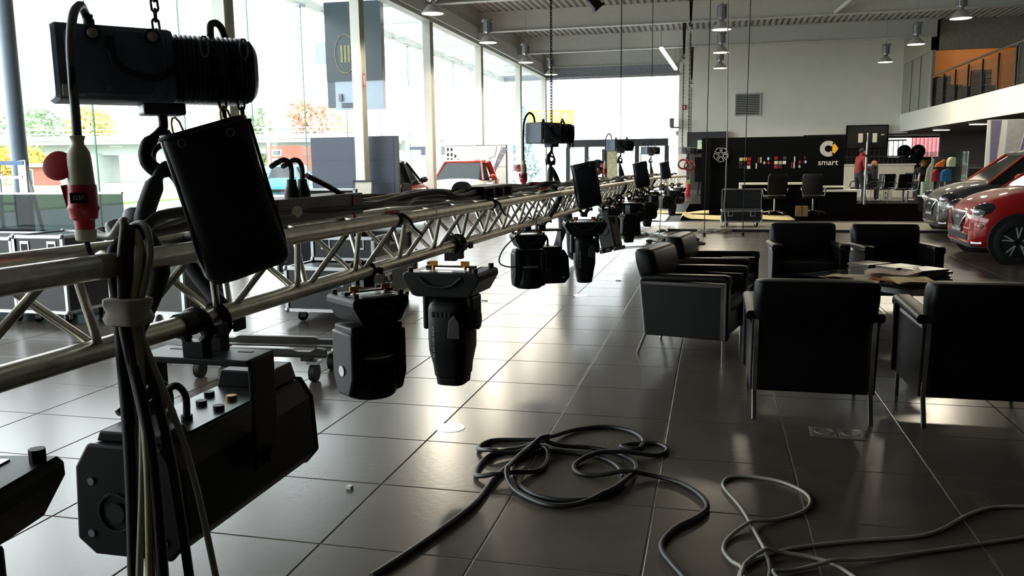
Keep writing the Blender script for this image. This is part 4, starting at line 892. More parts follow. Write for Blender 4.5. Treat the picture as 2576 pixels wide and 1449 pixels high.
# ================================================================ CARS
M_tyre = mat('tyre', '#0b0b0c', .75); M_cglass = mat('car_glass', '#141a1c', .06, var=.2)
def paint(n, c): return mat('paint_'+n, c, .5, var=.04, coat=1.0, spec=.12)
def make_car(name, label, loc, rz, body, cell, L=2.75, plate=None, inner='#1b1a1a', scale=1, grp='small showroom cars', roofc=None):
    c_ = thing(name, label, 'car', loc, rz, grp); c_.scale = (scale,)*3
    N = L/2
    st = [(0,.54,.27,.61),(.02,.61,.24,.665),(.06,.68,.22,.735),(.14,.745,.2,.80),(.28,.79,.18,.875),(.5,.815,.17,.95),(.8,.83,.17,1.0),(1.1,.83,.17,1.01),(L-1.0,.835,.17,1.02),(L-.5,.83,.18,1.03),(L-.2,.79,.22,1.0),(L-.06,.72,.28,.93),(L,.64,.34,.8)]
    rings = []
    for t_, hw, zb, ztp in st:
        h_ = ztp-zb; half = [(0,zb),(hw*.8,zb),(hw*.95,zb+.06),(hw,zb+.2*h_+.05),(hw*1.0,zb+.55*h_),(hw*.975,zb+.8*h_),(hw*.9,zb+.93*h_),(hw*.7,ztp-.005),(hw*.35,ztp+.015),(0,ztp+.02)]
        rings.append([(N-t_, y, z) for y, z in half]+[(N-t_, -y, z) for y, z in half[-2:0:-1]])
    o = obj('body_shell', B().loft(rings), body, c_, 50)
    # greenhouse
    bt, rt_ = [(.74,.70),(1.25,.80),(L-.75,.80),(L-.1,.66)], [(1.38,.52),(1.6,.60),(L-.75,.60),(L-.42,.52)]
    def ring(P, z, s_=1): return [(N-t_, y*s_, z) for t_, y in P]+[(N-t_, -y*s_, z) for t_, y in P[::-1]]
    gh = obj('cabin_glass', B().loft([ring(bt, .97), ring(rt_, 1.46)]), M_cglass, c_)
    obj('roof', B().loft([ring(rt_, 1.45, 1.02), ring(rt_, 1.5, 1.0), ring([(1.5,.45),(1.65,.52),(L-.75,.52),(L-.5,.45)], 1.545)]), roofc or cell, c_, 50)
    for i in (0, 2, 3):
        for sy in (-1,1):
            a, q = bt[i], rt_[i]; wd_ = (.04,0,.16,.1)[i]
            obj('pillar', B().bar((N-a[0], sy*(a[1]+.008), .96), (N-q[0], sy*(q[1]+.012), 1.48), wd_ if i else .042, .05 if i else .035, (1,0,0)), cell, c_, bev=.012)
    for sy in (-1,1):   # doors, mirrors, sills
        m_ = obj('mirror', B().sph((N-1.18, sy*.9, 1.06), (.09,.1,.075), 12, 8), cell, c_, 60); obj('mirror_arm', B().bar((N-1.2,sy*.78,1.02),(N-1.18,sy*.86,1.05),.05,.03), M_black, m_)
        dr_ = obj('door_seam', B().tube([(N-.95,sy*.838,.3),(N-.92,sy*.838,.7),(N-1.0,sy*.82,.98)], .004, 4).tube([(N-.95,sy*.838,.3),(N-L+1.0,sy*.842,.3),(N-L+.85,sy*.842,.75),(N-L+.9,sy*.83,.98)], .004, 4), M_rubber, c_)
        obj('door_handle', B().bar((N-L+1.2,sy*.842,.82),(N-L+1.0,sy*.842,.83),.02,.025), body, dr_)
        if cell is not body: obj('safety_cell', B().prism([(N-L+1.02,.28),(N-L+.82,.28),(N-L+.75,.6),(N-L+.2,.75),(N-L+.25,1.0),(N-L+.85,1.0),(N-L+.8,.7)], sy*.825, sy*.85, 'Y'), cell, c_, bev=.008)
        obj('sill', B().box(N-L+.8,N-.95,sy*.8-.03,sy*.8+.03,.16,.24), M_black, c_)
        # headlamp
        hl_ = obj('headlamp', B().sph((N-.21, sy*.64, .71), (.21,.115,.105), 18, 10), mat('lamp_glass', '#2a2b2e', .05, var=.1, coat=1), c_, 60)
        obj('reflector', B().sph((N-.11, sy*.64, .69), (.12,.105,.07), 12, 8), mat('lamp_silver', '#d8dce2', .15, metal=.7), hl_, 60)
        obj('daylight_strip', B().tube(spl([(N-.03,sy*.55,.645),(N-.04,sy*.63,.625),(N-.11,sy*.73,.64)],4), .012, 6), M_white, hl_)
        obj('indicator', B().sph((N-.1, sy*.7, .5), (.05,.05,.025), 10, 6), mat('indicator_clear', '#c9a58c', .15), c_, 60)
        obj('fog_surround', B().lathe([(.05,-.03),(.05,.035),(.036,.04)], (N-.07, sy*.57, .33), 14, 'X'), M_black, c_, 40)
        obj('tail_lamp', B().sph((N-L+.06, sy*.66, .72), (.05,.07,.1), 12, 8), mat('tail_red', '#7c1018', .15), c_, 60)
        obj('silver_lip', B().bar((N-.03,sy*.56,.262),(N-.13,sy*.7,.27),.035,.035), mat('lip_silver', '#cfcfd2', .2, metal=.6), c_, bev=.008)
        for t_ in (.52, L-.5):
            x = N-t_
            obj('wheel_arch', B().lathe([(.3,.80),(.365,.805),(.37,.83),(.36,.838),(.3,.835)] if sy > 0 else [(.3,-.80),(.365,-.805),(.37,-.83),(.36,-.838),(.3,-.835)], (x,0,.31), 28, 'Y'), M_tyre, c_, 40)
            w_ = obj('wheel', B().lathe([(p, sy*q) for p, q in ((.2,.83),(.215,.848),(.27,.85),(.293,.835),(.298,.78),(.29,.7),(.2,.68))], (x,0,.298), 32, 'Y'), M_tyre, c_, 40)
            obj('rim', B().lathe([(p, sy*q) for p, q in ((.02,.835),(.06,.832),(.07,.80),(.19,.79),(.205,.845),(.216,.848),(.216,.79),(.02,.77))], (x,0,.298), 28, 'Y'), mat('rim_black', '#131315', .3), w_, 40)
            for k in range(5):
                a = k*2*PI/5+.3
                for da in (-.13,.13):
                    obj('spoke', B().bar((x+.055*math.cos(a),sy*.842,.298+.055*math.sin(a)),(x+.2*math.cos(a+da*1.3),sy*.85,.298+.2*math.sin(a+da*1.3)),.018,.012,(0,1,0)), mat('rim_silver', '#c4c5c8', .3, metal=.4), w_)
    # nose
    g_ = obj('grille', B().prism([(-.3,.645),(.3,.645),(.27,.54),(.17,.46),(-.17,.46),(-.27,.54)], N-.03, N+.012, 'X'), mat('grille_black', '#0a0d14', .3), c_, bev=.006)
    obj('chrome_smile', B().tube(spl([(N-.02,-.34,.65),(N+.018,-.29,.56),(N+.022,-.18,.462),(N+.024,0,.445),(N+.022,.18,.462),(N+.018,.29,.56),(N-.02,.34,.65)],4), .014, 6), M_chrome, g_, 60)
    obj('bonnet_lip', B().tube(spl([(N-.05,-.36,.665),(N+.0,-.2,.672),(N+.012,0,.675),(N+.0,.2,.672),(N-.05,.36,.665)],4), .02, 6), mat('lip_silver', '#cfcfd2'), g_, 60)
    obj('lower_intake', B().prism([(-.5,.375),(.5,.375),(.46,.285),(-.46,.285)], N-.09, N+.008, 'X'), M_black, c_, bev=.008)
    obj('chin', B().loft([[(N-.01,-.53,.265),(N-.01,.53,.265),(N-.25,.75,.25),(N-.25,-.75,.25)],[(N-.05,-.5,.19),(N-.05,.5,.19),(N-.28,.72,.2),(N-.28,-.72,.2)]]), mat('chin_grey', '#33363a', .5), c_)
    if plate:
        p_ = obj('number_plate', B().box(N+.008,N+.022,-.22,.22,.385,.465), mat('plate_grey', '#45484d', .5), c_)
        text('plate_print', plate, .075, mat('plate_white', '#dcdcdc', .5), p_, T(N+.023, 0, .424) @ FACE_R, .0005)
        text('grille_print', 'smart', .07, mat('plate_white', '#dcdcdc'), g_, T(N+.014, 0, .6) @ FACE_R, .002)
    s_ = obj('seat_row', B().box(-.25,.1,-.55,.55,.8,1.25), mat('seat_'+inner, inner, .7), c_, bev=.05)
    obj('rear_bumper', B().box(N-L-.01,N-L+.1,-.6,.6,.3,.45), M_black, c_, bev=.02)
    return c_
RED, GRY_, ORG, WHT = paint('red', '#8e070d'), paint('grey', '#343332'), paint('orange', '#b5371a'), paint('white', '#d9d8d2')
SLV = paint('taupe', '#4d493f')
make_car('compact_car', 'shiny red compact car at the right edge with dark alloy wheel', (3.42+1.75, 13.05, 0), 180, RED, RED, 3.5, 'smart forfour', grp='compact cars at the right edge')
make_car('compact_car', 'grey compact car with orange pillar behind the red one', (3.92+1.75, 16.85, 0), 180, GRY_, ORG, 3.5, 'smart forfour', '#a8541f', grp='compact cars at the right edge', roofc=SLV)
make_car('city_car', 'red and black two seat car partly behind the dark panels', (-7.79, 19.15, 0), 90, paint('maroon', '#8e1a15'), paint('black', '#0d0d0e'), 2.75)
make_car('city_car', 'white two seat car with red roof frame facing the camera', (-7.0, 23.0, 0), -86, WHT, paint('redframe', '#b52c17'), 2.75)
make_car('parked_car', 'teal estate car parked outside left of the dark panels', OP(-10.4, 40, -.06), 100, paint('teal', '#3f8f9f'), paint('teal', '#3f8f9f'), 3.6, grp='cars parked outside')
make_car('parked_car', 'grey hatchback parked outside behind the twin black plugs', OP(-14.6, 54, -.06), 20, paint('mid', '#7c8288'), paint('mid', '#7c8288'), 3.8, grp='cars parked outside')
make_car('parked_car', 'pale car parked outside right of the display board', OP(.2, 62, -.06), 10, paint('pale', '#aeb3b8'), paint('pale', '#aeb3b8'), 3.8, grp='cars parked outside')
# ================================================================ RECEPTION STAND
SY = 25.4
t = thing('brand_wall', 'big black stand wall with round emblem, white lettering and colour swatches', 'display wall', (0, SY, 0))
M_bw = mat('satin_black_wall', '#050608', .55, spec=.06, var=.08, scale=2)
obj('wall_body', B().box(-.36,3.6,0,.35,.045,2.09), M_bw, t)
obj('corner_return', B().box(-.36,-.1,-.5,0,.045,2.08), M_bw, t)
def SX(u): return .715+((1840+.1126*u)-1860)*.01107
def SZ(u, v): return 1.515-((380+.1126*v)-396)*.0116-((1840+.1126*u)-1860)*.00015
sw = [(215,185,'#b5afa0'),(307,182,'#b3a12c'),(400,180,'#96202a'),(210,270,'#3a302a'),(392,270,'#9c2026'),(205,358,'#26272c'),(300,355,'#14163a'),(390,362,'#c9c4b8'),
      (1000,160,'#8d1a20'),(1190,158,'#3a3b3d'),(1000,258,'#c9c2ac'),(1092,258,'#a09a8c'),(1185,255,'#cdc9be'),(997,350,'#98222a'),(1090,345,'#43302a')]
for u, v, c_ in sw: obj('paint_swatch', B().box(SX(u)-.047,SX(u)+.047,-.02,0,SZ(u,v)-.047,SZ(u,v)+.047), mat('sw'+c_, c_, .25, var=.03), t, bev=.004)
for u, v, c_ in ((612,200,'#8a2430'),(660,200,'#c9c6c0'),(562,330,'#c9c6c0'),(1410,185,'#c9c6c0'),(1402,315,'#c9c6c0'),(1352,315,'#8a2430')):
    obj('trim_sample', B().box(SX(u)-.016,SX(u)+.016,-.02,0,SZ(u,v)-.08,SZ(u,v)+.08), mat('sw'+c_, c_, .3), t)
for u, v, c1, c2 in ((838,170,'#cfd2d6','#23406e'),(750,262,'#a3a09a',None),(845,260,'#b0241e',None),(1640,150,'#4a1119',None),(1535,245,'#a8221e',None),(1640,240,'#2f5a7c','#cfcfcf'),(1530,340,'#a8a59e',None)):
    x, z = SX(u), SZ(u,v); d_ = obj('mirror_cap_sample', B().prism([(x+.045*math.cos(a*PI/8+PI/2), z+.045*math.sin(a*PI/8+PI/2)) for a in range(9)]+([] if c2 else [(x+.012,z-.03),(x+.02,z),(x+.012,z+.03)]), -.02, 0, 'Y'), mat('sw'+c1, c1, .3), t)
    if c2: obj('cap_half', B().prism([(x+.045*math.cos(a*PI/8-PI/2), z+.045*math.sin(a*PI/8-PI/2)) for a in range(9)], -.02, 0, 'Y'), mat('sw'+c2, c2, .3), d_)
# emblem: grey ring with yellow arrow, and the word below it
ex, ez = SX(2130), 1.725
ring = [(ex+.225*math.cos(a), ez+.225*math.sin(a)) for a in [math.radians(40+q*280/28) for q in range(29)]]+[(ex+.095*math.cos(a), ez+.095*math.sin(a)) for a in [math.radians(320-q*280/28) for q in range(29)]]
b = B(); n_ = 29
for i in range(28):
    a1, a2 = math.radians(40+i*10), math.radians(50+i*10)
    b.prism([(ex+.225*math.cos(a1),ez+.225*math.sin(a1)),(ex+.225*math.cos(a2),ez+.225*math.sin(a2)),(ex+.095*math.cos(a2),ez+.095*math.sin(a2)),(ex+.095*math.cos(a1),ez+.095*math.sin(a1))], -.05, 0, 'Y')
obj('emblem_ring', b, mat('emblem_silver', '#a9a9a8', .35), t)
obj('emblem_arrow', B().prism([(ex+.11,ez+.18),(ex+.11,ez-.21),(ex+.16,ez-.16),(ex+.265,ez-.01),(ex+.26,ez+.02),(ex+.15,ez+.17)], -.05, 0, 'Y'), mat('emblem_yellow', '#d8a01c', .4), t)
text('emblem_word', 'smart', .235, mat('emblem_white', '#d5d3cc', .5), t, T(ex+.01, -.02, 1.335) @ FACE_CAM, .012)
# wheel on display
w_ = obj('display_wheel', B().tube([(.185+.245*math.cos(a*PI/16), -.06, 1.6+.245*math.sin(a*PI/16)) for a in range(32)], .055, 8, closed=True), mat('satin_black_wall', '#07080a'), t, 60)
for k in range(5):
    a = k*2*PI/5+PI/2
    pts = [(.185+.065*math.cos(a+.35),-.115,1.6+.065*math.sin(a+.35)),(.185+.2*math.cos(a+.12),-.115,1.6+.2*math.sin(a+.12)),(.185+.21*math.cos(a+.6),-.115,1.6+.21*math.sin(a+.6)),(.185+.2*math.cos(a+1.12),-.115,1.6+.2*math.sin(a+1.12)),(.185+.065*math.cos(a+.9),-.115,1.6+.065*math.sin(a+.9))]
    obj('spoke_edge', B().tube(pts, .011, 5, closed=True), mat('spoke_bright', '#c9cacc', .4), w_)
obj('hub', B().cyl((.185,-.12,1.6),(.185,-.05,1.6),.05,n=16), mat('rim_black', '#131315'), w_, 40)
# reception desk
t = thing('reception_desk', 'reception desk with white top behind the office chairs', 'desk', (0, 22.6, 0))
obj('top', B().box(.66,2.6,-.05,.65,.79,.835), M_white, t, bev=.004); obj('end_panel', B().box(.66,.72,-.03,.62,.045,.79), M_white, t)
obj('modesty_panel', B().box(.75,2.55,.4,.44,.045,.79), M_bw, t); obj('side_block', B().box(2.1,2.6,.0,.6,.045,.79), M_bw, t); obj('shelf', B().box(.5,.75,-.05,.4,.64,.665), M_white, t)
t = thing('low_cabinet', 'low black cabinet with white top right of the reception desk', 'cabinet', (3.02, 22.7, 0))
obj('body', B().box(-.46,.52,-.1,.6,.045,.6), M_bw, t); obj('top', B().box(-.46,.6,-.13,.65,.6,.645), M_white, t); obj('upper_shelf', B().box(-.46,.3,.2,.7,.7,.735), M_white, t)
# office chairs
def office_chair(label, loc, rz):
    c_ = thing('office_chair', label, 'chair', loc, rz, 'office chairs at the reception desk')
    obj('seat', B().loft([[(p[0],p[1],z) for p in rrect(.5*s_,.48*s_,.08,4)] for z, s_ in ((.42,.95),(.44,1),(.49,1),(.505,.9))]), M_leather, c_, 40)
    obj('backrest', B().loft([[(p[0],p[1]-.25-.1*(z-.5),z) for p in rrect(w,.06,.025,3)] for z, w in ((.52,.44),(.6,.48),(.95,.48),(1.02,.44),(1.035,.36))]), M_leather, c_, 40)
    obj('column', B().cyl((0,0,.1),(0,0,.43),.025,n=12), M_chrome, c_, 40)
    for k in range(5):
        a = k*2*PI/5+.3; l_ = obj('base_leg', B().bar((.02*math.cos(a),.02*math.sin(a),.12),(.3*math.cos(a),.3*math.sin(a),.075),.04,.03), M_chrome, c_)
        obj('caster', B().cyl((.3*math.cos(a)-.02,.3*math.sin(a),.03),(.3*math.cos(a)+.02,.3*math.sin(a),.03),.03,n=10), M_rubber, l_)
    for sx in (-1,1): obj('armrest', B().tube(spl([(sx*.25,.1,.46),(sx*.28,.1,.6),(sx*.28,.05,.67),(sx*.28,-.15,.67),(sx*.25,-.24,.62)],4), .013, 7), M_chrome, c_, 60)
    return c_
oc = office_chair('black office chair with chrome star base, left at the reception desk', (1.5, 21.9, .045), 8)
dup(oc, (2.42, 21.95, .045), -12, 'black office chair on the right at the reception desk')
t = thing('cardboard_box', 'small brown cardboard box with dark seam under the reception desk', 'box', (2.12, 21.55, .045), 0)
obj('carton', B().box(-.14,.14,-.1,.1,0,.25), mat('cardboard', '#6e5638', .8), t); obj('seam', B().box(-.008,.008,-.102,.102,0,.252), M_rubber, t)
# mats, sheeting, floor glare and cable heap in front of the stand
M_mat = mat('cream_underlay', '#cdbd88', .75, var=.05)
def sheet(name, label, cat, x0, x1, y0, y1, z, m_, fn, nx=24, ny=10):
    vs_ = []; fs_ = []
    for i in range(nx):
        for j in range(ny):
            x = x0+(x1-x0)*i/(nx-1); y = y0+(y1-y0)*j/(ny-1); dx, dy, dz = fn(i/(nx-1), j/(ny-1)); vs_.append((x+dx,y+dy,z+dz))
    for i in range(nx-1):
        for j in range(ny-1): a_ = i*ny+j; fs_.append((a_, a_+ny, a_+ny+1, a_+1))
    o = obj(name, B().add(vs_, fs_), m_, None, 60); md = o.modifiers.new('thick', 'SOLIDIFY'); md.thickness = .008; md.offset = 0; return tag(o, label, cat)
sheet('underlay_mat', 'long cream underlay mat with curled left end in front of the stand', 'mat', -.85, 1.85, 20.1, 21.7, .055, M_mat, lambda u, v: (.0 if u > .08 else .06*(1-u/.08)*1.6, .12*u*v, .012*math.sin(u*12)+(.09*math.sin(max(0,(.1-u)/.1)*PI*.9) if u < .1 else 0)))
sheet('underlay_mat', 'short cream underlay mat lying behind the long one', 'mat', -1.6, -.1, 22.1, 23.0, .06, M_mat, lambda u, v: (0, 0, .015+.03*math.sin(u*7+1)*v))
sheet('plastic_sheet', 'crumpled white plastic sheet on the floor below the truss', 'sheet', -2.3, -.95, 16.2, 17.3, .03, mat('white_film', '#d5d8dc', .35), lambda u, v: (.1*math.sin(v*9), .1*math.sin(u*8), .05+.05*math.sin(u*17+v*9)*math.sin(v*13+u*5)), 30, 18)
sheet('plastic_sheet', 'flat white protective film before the far doorway', 'sheet', -2.1, -1.05, 19.5, 22.0, .045, mat('white_film2', '#c3c9d2', .3), lambda u, v: (0, 0, .012+.008*math.sin(u*11+v*7)), 16, 12)  # pale sheet stands in for glare on the platform floor
def heap(name, label, cat, c, rx, ry, n, r, m_, seed):
    rg = random.Random(seed); pts = []
    for k in range(n):
        a = k*.9+rg.uniform(-.3,.3); q = rg.uniform(.35,1); pts.append((c[0]+rx*q*math.cos(a), c[1]+ry*q*math.sin(a), c[2]+r+rg.uniform(0, r*5)))
    return tag(obj(name, B().tube(spl(pts, 5), r, 6), m_, None, 60), label, cat)
heap('cable_heap', 'heap of thin grey cable on the floor below the wheeled flight case', 'cable', (.05, 16.95, 0), .38, .2, 34, .012, MATS['grey_cable_jacket'], 3)
heap('cable_heap', 'dark cable heap on the floor behind the side-on armchair', 'cable', (-.55, 14.6, 0), .33, .2, 40, .02, M_rubber, 4)
o = obj('floor_plug', B().lathe([(.02,-.06),(.03,-.03),(.03,.03),(.02,.05)], (0,0,.03), 12, 'X').tube(spl([(.05,0,.03),(.12,.05,.02),(.2,-.03,.02),(.3,.02,.02)],4), .012, 6), M_rubber, None, 50); o.location = (-1.08, 14.75, 0); tag(o, 'black plug end beside the dark cable heap', 'plug')
t = obj('black_cloth', B().loft([[(-.55+rx*math.cos(a*PI/10)*(1+.12*math.sin(a*1.7)), 14.55+ry*math.sin(a*PI/10)*(1+.1*math.sin(a*2.3)), z) for a in range(20)] for z, rx, ry in ((.001,.42,.2),(.03,.4,.19),(.06,.3,.14),(.09,.12,.07))]), M_fabric, None, 60); tag(t, 'crumpled black cloth on the floor by the side-on armchair', 'cloth')
# grey line from the ceiling, black ropes from the ceiling
M_line = MATS['grey_cable_jacket']
t = obj('hanging_cable', B().tube(spl([(.13,16.6,6.0),(.18,16.9,4.5),(.23,17.3,2.4),(.24,17.5,1.0),(.22,17.6,.5),(.26,17.55,.1),(.2,17.3,.012),(.0,17.0,.012),(-.05,16.9,.03)],8), .012, 7), M_line, None, 60); tag(t, 'pale grey cable hanging from the roof down to the wheeled flight case', 'cable')
t = obj('hanging_cable', B().tube(spl([(-.86,14.2,1.2),(-.86,14.3,.9),(-.87,14.35,.5),(-.9,14.3,.12),(-1.0,14.2,.02),(-1.3,13.9,.012),(-1.7,13.6,.012),(-2.1,13.4,.012)],8), .009, 7), M_line, None, 60); tag(t, 'thin grey cable dropping beside the third chain bag and trailing left', 'cable')
for k, (x, y) in enumerate(((-.155,16.2),(.56,16.4))):
    t = thing('steel_rope', ['thin black rope hanging from the roof left of the wheel display', 'thin black rope hanging from the roof before the ventilation grille'][k], 'rope', (x, y, 0), 0, 'black ropes from the roof')
    obj('rope', B().cyl((0,0,.02),(.03,0,6.02),.009,n=6), M_rubber, t); obj('end_weight', B().cyl((0,0,.0),(0,0,.06),.03,n=10), M_rubber, t)
# ================================================================ OFFICE CORNER, PEOPLE
t = thing('service_counter', 'long cream service counter behind the seated people', 'counter', (0, 33.6, 0))
M_ctr = mat('counter_cream', '#c9c3b4', .5, var=.03)
obj('front', B().box(3.75,7.2,0,.08,0,1.18), M_ctr, t); obj('top', B().box(3.7,7.25,-.05,.6,1.18,1.24), M_white, t)
obj('dark_panel', B().box(5.55,5.95,-.02,0,.3,1.15), M_anth, t)
t = thing('wall_screen', 'black wall display hung on the white end wall above the counter', 'screen', (0, 35.85, 0))
obj('case', B().box(5.1,6.65,-.1,.1,1.82,2.76), M_bw, t); obj('screen', B().box(5.14,6.61,-.104,-.1,1.86,2.72), mat('dead_screen', '#0c0b0c', .2), t); obj('badge', B().box(6.38,6.5,-.108,-.104,2.34,2.4), M_white, t)
# thin frosted bars beyond the counter
t = thing('workshop_gate', 'dark barred gate beyond the service counter', 'gate', (0, 40, 0))
obj('rail', B().box(4,8.2,-.03,.03,1.5,1.56), M_grey, t); obj('rail', B().box(4,8.2,-.03,.03,2.2,2.26), M_grey, t)
for k in range(22): obj('bar', B().box(4.05+.19*k,4.075+.19*k,-.015,.015,0,2.2), M_grey, t)
# tablet pole
t = thing('tablet_pole', 'tall chrome pole with tablet holder in front of the seated people', 'stand', (4.5, 27.3, .0), 0)
obj('base', B().cyl((0,0,0),(0,0,.03),.22,n=24), M_grey, t, 40); obj('lower_pole', B().cyl((0,0,.03),(-.0,0,1.5),.035,n=12), M_casealu, t, 40); obj('upper_pole', B().cyl((0,0,1.5),(0,0,2.2),.026,n=12), M_casealu, t, 40); obj('collar', B().cyl((0,0,1.48),(0,0,1.56),.045,n=12), M_rubber, t, 40)
for sx in (-1,1): obj('clamp_pad', B().box(sx*.2-.06,sx*.2+.06,-.03,.03,1.92,2.19), M_ctr, t)
obj('holder', B().box(-.12,.12,-.02,.02,1.95,2.17), M_rubber, t)
# visitor chairs
def cantilever(label, loc, rz):
    c_ = thing('cantilever_chair', label, 'chair', loc, rz, 'black cantilever chairs at the counter')
    obj('seat', B().loft([[(p[0],p[1],z) for p in rrect(.46,.46,.06,3)] for z in (.44,.48)]), M_leather, c_, 40)
    obj('backrest', B().loft([[(p[0],p[1]-.24-.12*(z-.48),z) for p in rrect(.45,.035,.015,2)] for z in (.5,.7,.9,.94)]), M_leather, c_, 40)
    for sx in (-1,1): obj('frame', B().tube(spl([(sx*.25,-.28,.9),(sx*.25,-.23,.5),(sx*.25,.2,.45),(sx*.25,.26,.4),(sx*.25,.27,.04),(sx*.25,.22,.015),(sx*.25,-.25,.015)],4), .013, 7), M_chrome, c_, 60)
    for sx in (-1,1): obj('arm', B().tube(spl([(sx*.26,-.26,.66),(sx*.27,0,.68),(sx*.27,.2,.67),(sx*.26,.26,.5)],4), .014, 6), M_rubber, c_, 60)
    obj('floor_bar', B().cyl((-.25,-.25,.015),(.25,-.25,.015),.013,n=8), M_chrome, c_); return c_
ch = cantilever('black cantilever chair nearest the tablet pole', (5.0, 29.0, 0), 100)
dup(ch, (5.35, 29.2, 0), 30, 'black cantilever chair second from the tablet pole'); dup(ch, (5.75, 28.6, 0), 20, 'black cantilever chair third from the tablet pole')
dup(ch, (6.1, 27.6, 0), 25, 'foremost black cantilever chair beside the display cabinet'); dup(ch, (4.75, 30.2, 0), 80, 'black cantilever chair carrying the seated man in the dark suit'); dup(ch, (6.75, 31.0, 0), -60, 'black cantilever chair behind the meeting table')
t = thing('meeting_table', 'grey meeting table right of the cantilever chairs', 'table', (6.6, 29.5, 0))
obj('top', B().box(-.6,.7,-.4,.4,.7,.74), mat('table_grey', '#8d8479', .4), t)
for x in (-.5,.6):
    for y in (-.32,.32): obj('leg', B().cyl((x,y,0),(x,y,.7),.03,n=10), M_chrome, t)
o = obj('soap_bottle', B().lathe([(.04,0),(.045,.02),(.045,.14),(.015,.17),(.015,.2),(.03,.205),(.03,.215)], (6.45,29.3,.74), 12), M_ctr, None, 40); tag(o, 'small white pump bottle on the meeting table', 'bottle')
t = thing('drawer_unit', 'pale drawer unit on wheels under the chairs', 'cabinet', (5.6, 30.3, 0)); obj('body', B().box(-.2,.2,-.25,.25,.05,.55), M_ctr, t)
for k in range(3): d_ = obj('drawer', B().box(-.19,.19,-.26,-.25,.07+.16*k,.21+.16*k), M_ctr, t); obj('knob', B().cyl((0,-.26,.14+.16*k),(0,-.28,.14+.16*k),.025,n=10), M_rubber, d_)
t = thing('leaflet_stand', 'tall white leaflet stand left of the glass cabinet', 'stand', (6.0, 26.3, .0), 20); obj('board', B().prism([(-.12,.3),(.12,.3),(.16,1.4),(-.02,1.1)], -.02, .02, 'Y'), M_white, t); obj('pocket', B().box(-.18,.14,-.1,.02,.25,.75), M_white, t); obj('foot', B().box(-.2,.2,-.2,.2,0,.03), M_grey, t); obj('post', B().box(-.02,.02,0,.03,.03,.4), M_grey, t)
# glass cabinet
t = thing('display_cabinet', 'glass display cabinet on a black plinth with bottles inside', 'cabinet', (5.72, 23.6, .035), 14)
obj('plinth', B().box(-.42,.5,-.3,.3,.0,.4), M_bw, t); obj('plinth_top', B().box(-.44,.52,-.32,.32,.4,.43), M_white, t)
M_cab = glassmat('cabinet_glass', tint=(.88,.93,.9), refl=.06)
for (x0,x1,y0,y1) in ((-.42,.5,-.3,-.29),(-.42,.5,.29,.3),(-.42,-.41,-.29,.29),(.49,.5,-.29,.29)): obj('pane', B().box(x0,x1,y0,y1,.43,1.55), M_cab, t)
for z in (.78,1.15): obj('shelf', B().box(-.41,.49,-.28,.28,z,z+.012), M_cab, t)
for x in (-.42,.5): obj('corner_post', B().box(x-.012,x+.012,-.31,-.285,.43,1.55), M_casealu, t)
cx, cy = 5.72, 23.6
def canister(label, x, y, z, w, d_, h, m_, cap):
    q = R(14,'Z') @ Vector((x,y,0)); o = thing('canister', label, 'canister', (cx+q.x, cy+q.y, .035+z), 14, 'goods in the glass cabinet')
    obj('body', B().loft([[(p[0]+dx,p[1],zz) for p in rrect(w*s_,d_,.02,3)] for zz, s_, dx in ((0,1,0),(h*.55,1,0),(h*.8,.8,w*.08),(h*.9,.45,w*.2))]), m_, o, 40); obj('cap', B().cyl((w*.2,0,h*.9),(w*.2,0,h),.022,n=12), cap, o)
canister('blue ribbed canister on the middle cabinet shelf', .05,-.1,.795,.26,.12,.34, mat('can_blue', '#2d6aa8', .4), mat('can_blue', '#2d6aa8'))
canister('red canister left of the blue one in the cabinet', -.18,.0,.795,.2,.12,.33, M_red, M_red)
canister('white canister at the bottom of the glass cabinet', .12,-.05,.432,.2,.14,.28, M_ctr, M_rubber)
canister('white box canister on the upper cabinet shelf', .2,-.05,1.165,.19,.14,.27, M_ctr, M_rubber)
q = R(14,'Z') @ Vector((-.12,-.1,0)); o = obj('orange_bottle', B().loft([[(p[0]+dx,p[1],z) for p in rrect(w,.09,.02,3)] for z, w, dx in ((0,.22,0),(.08,.2,.02),(.14,.1,.08),(.19,.05,.11))]), mat('can_orange', '#d8641c', .4), None, 40); o.location = (cx+q.x, cy+q.y, 1.2); tag(o, 'orange slanted bottle on the upper cabinet shelf', 'bottle', 'goods in the glass cabinet')
# dark office clutter below the mezzanine
def blocky(name, label, cat, loc, parts):
    t = thing(name, label, cat, loc)
    for pn, (x0,x1,y0,y1,z0,z1), m_ in parts: obj(pn, B().box(x0,x1,y0,y1,z0,z1), m_, t, bev=.03)
    return t
blocky('lounge_chair', 'dark lounge chair between the cabinet and the poster column', 'chair', (7.6, 26.5, 0), [('seat',(-.4,.4,-.4,.35,.2,.5),M_fabric),('backrest',(-.42,.42,.3,.5,.2,1.12),M_fabric),('arm',(-.5,-.38,-.4,.5,0,.75),M_fabric),('arm',(.38,.5,-.4,.5,0,.75),M_fabric)])
blocky('office_desk', 'dark office desk behind the glass cabinet', 'desk', (8.3, 32, 0), [('top',(-.9,.9,-.4,.4,.72,.76),M_fabric),('screen_panel',(-.9,.2,.38,.42,.76,1.2),M_fabric),('drawer_block',(.4,.85,-.35,.35,.0,.72),M_ctr)])
blocky('grey_sideboard', 'grey sideboard against the partition wall', 'cabinet', (10.2, 35.5, 0), [('body',(-.8,.8,-.25,.25,0,1.1),M_grey),('top',(-.82,.82,-.27,.27,1.1,1.14),M_grey)])
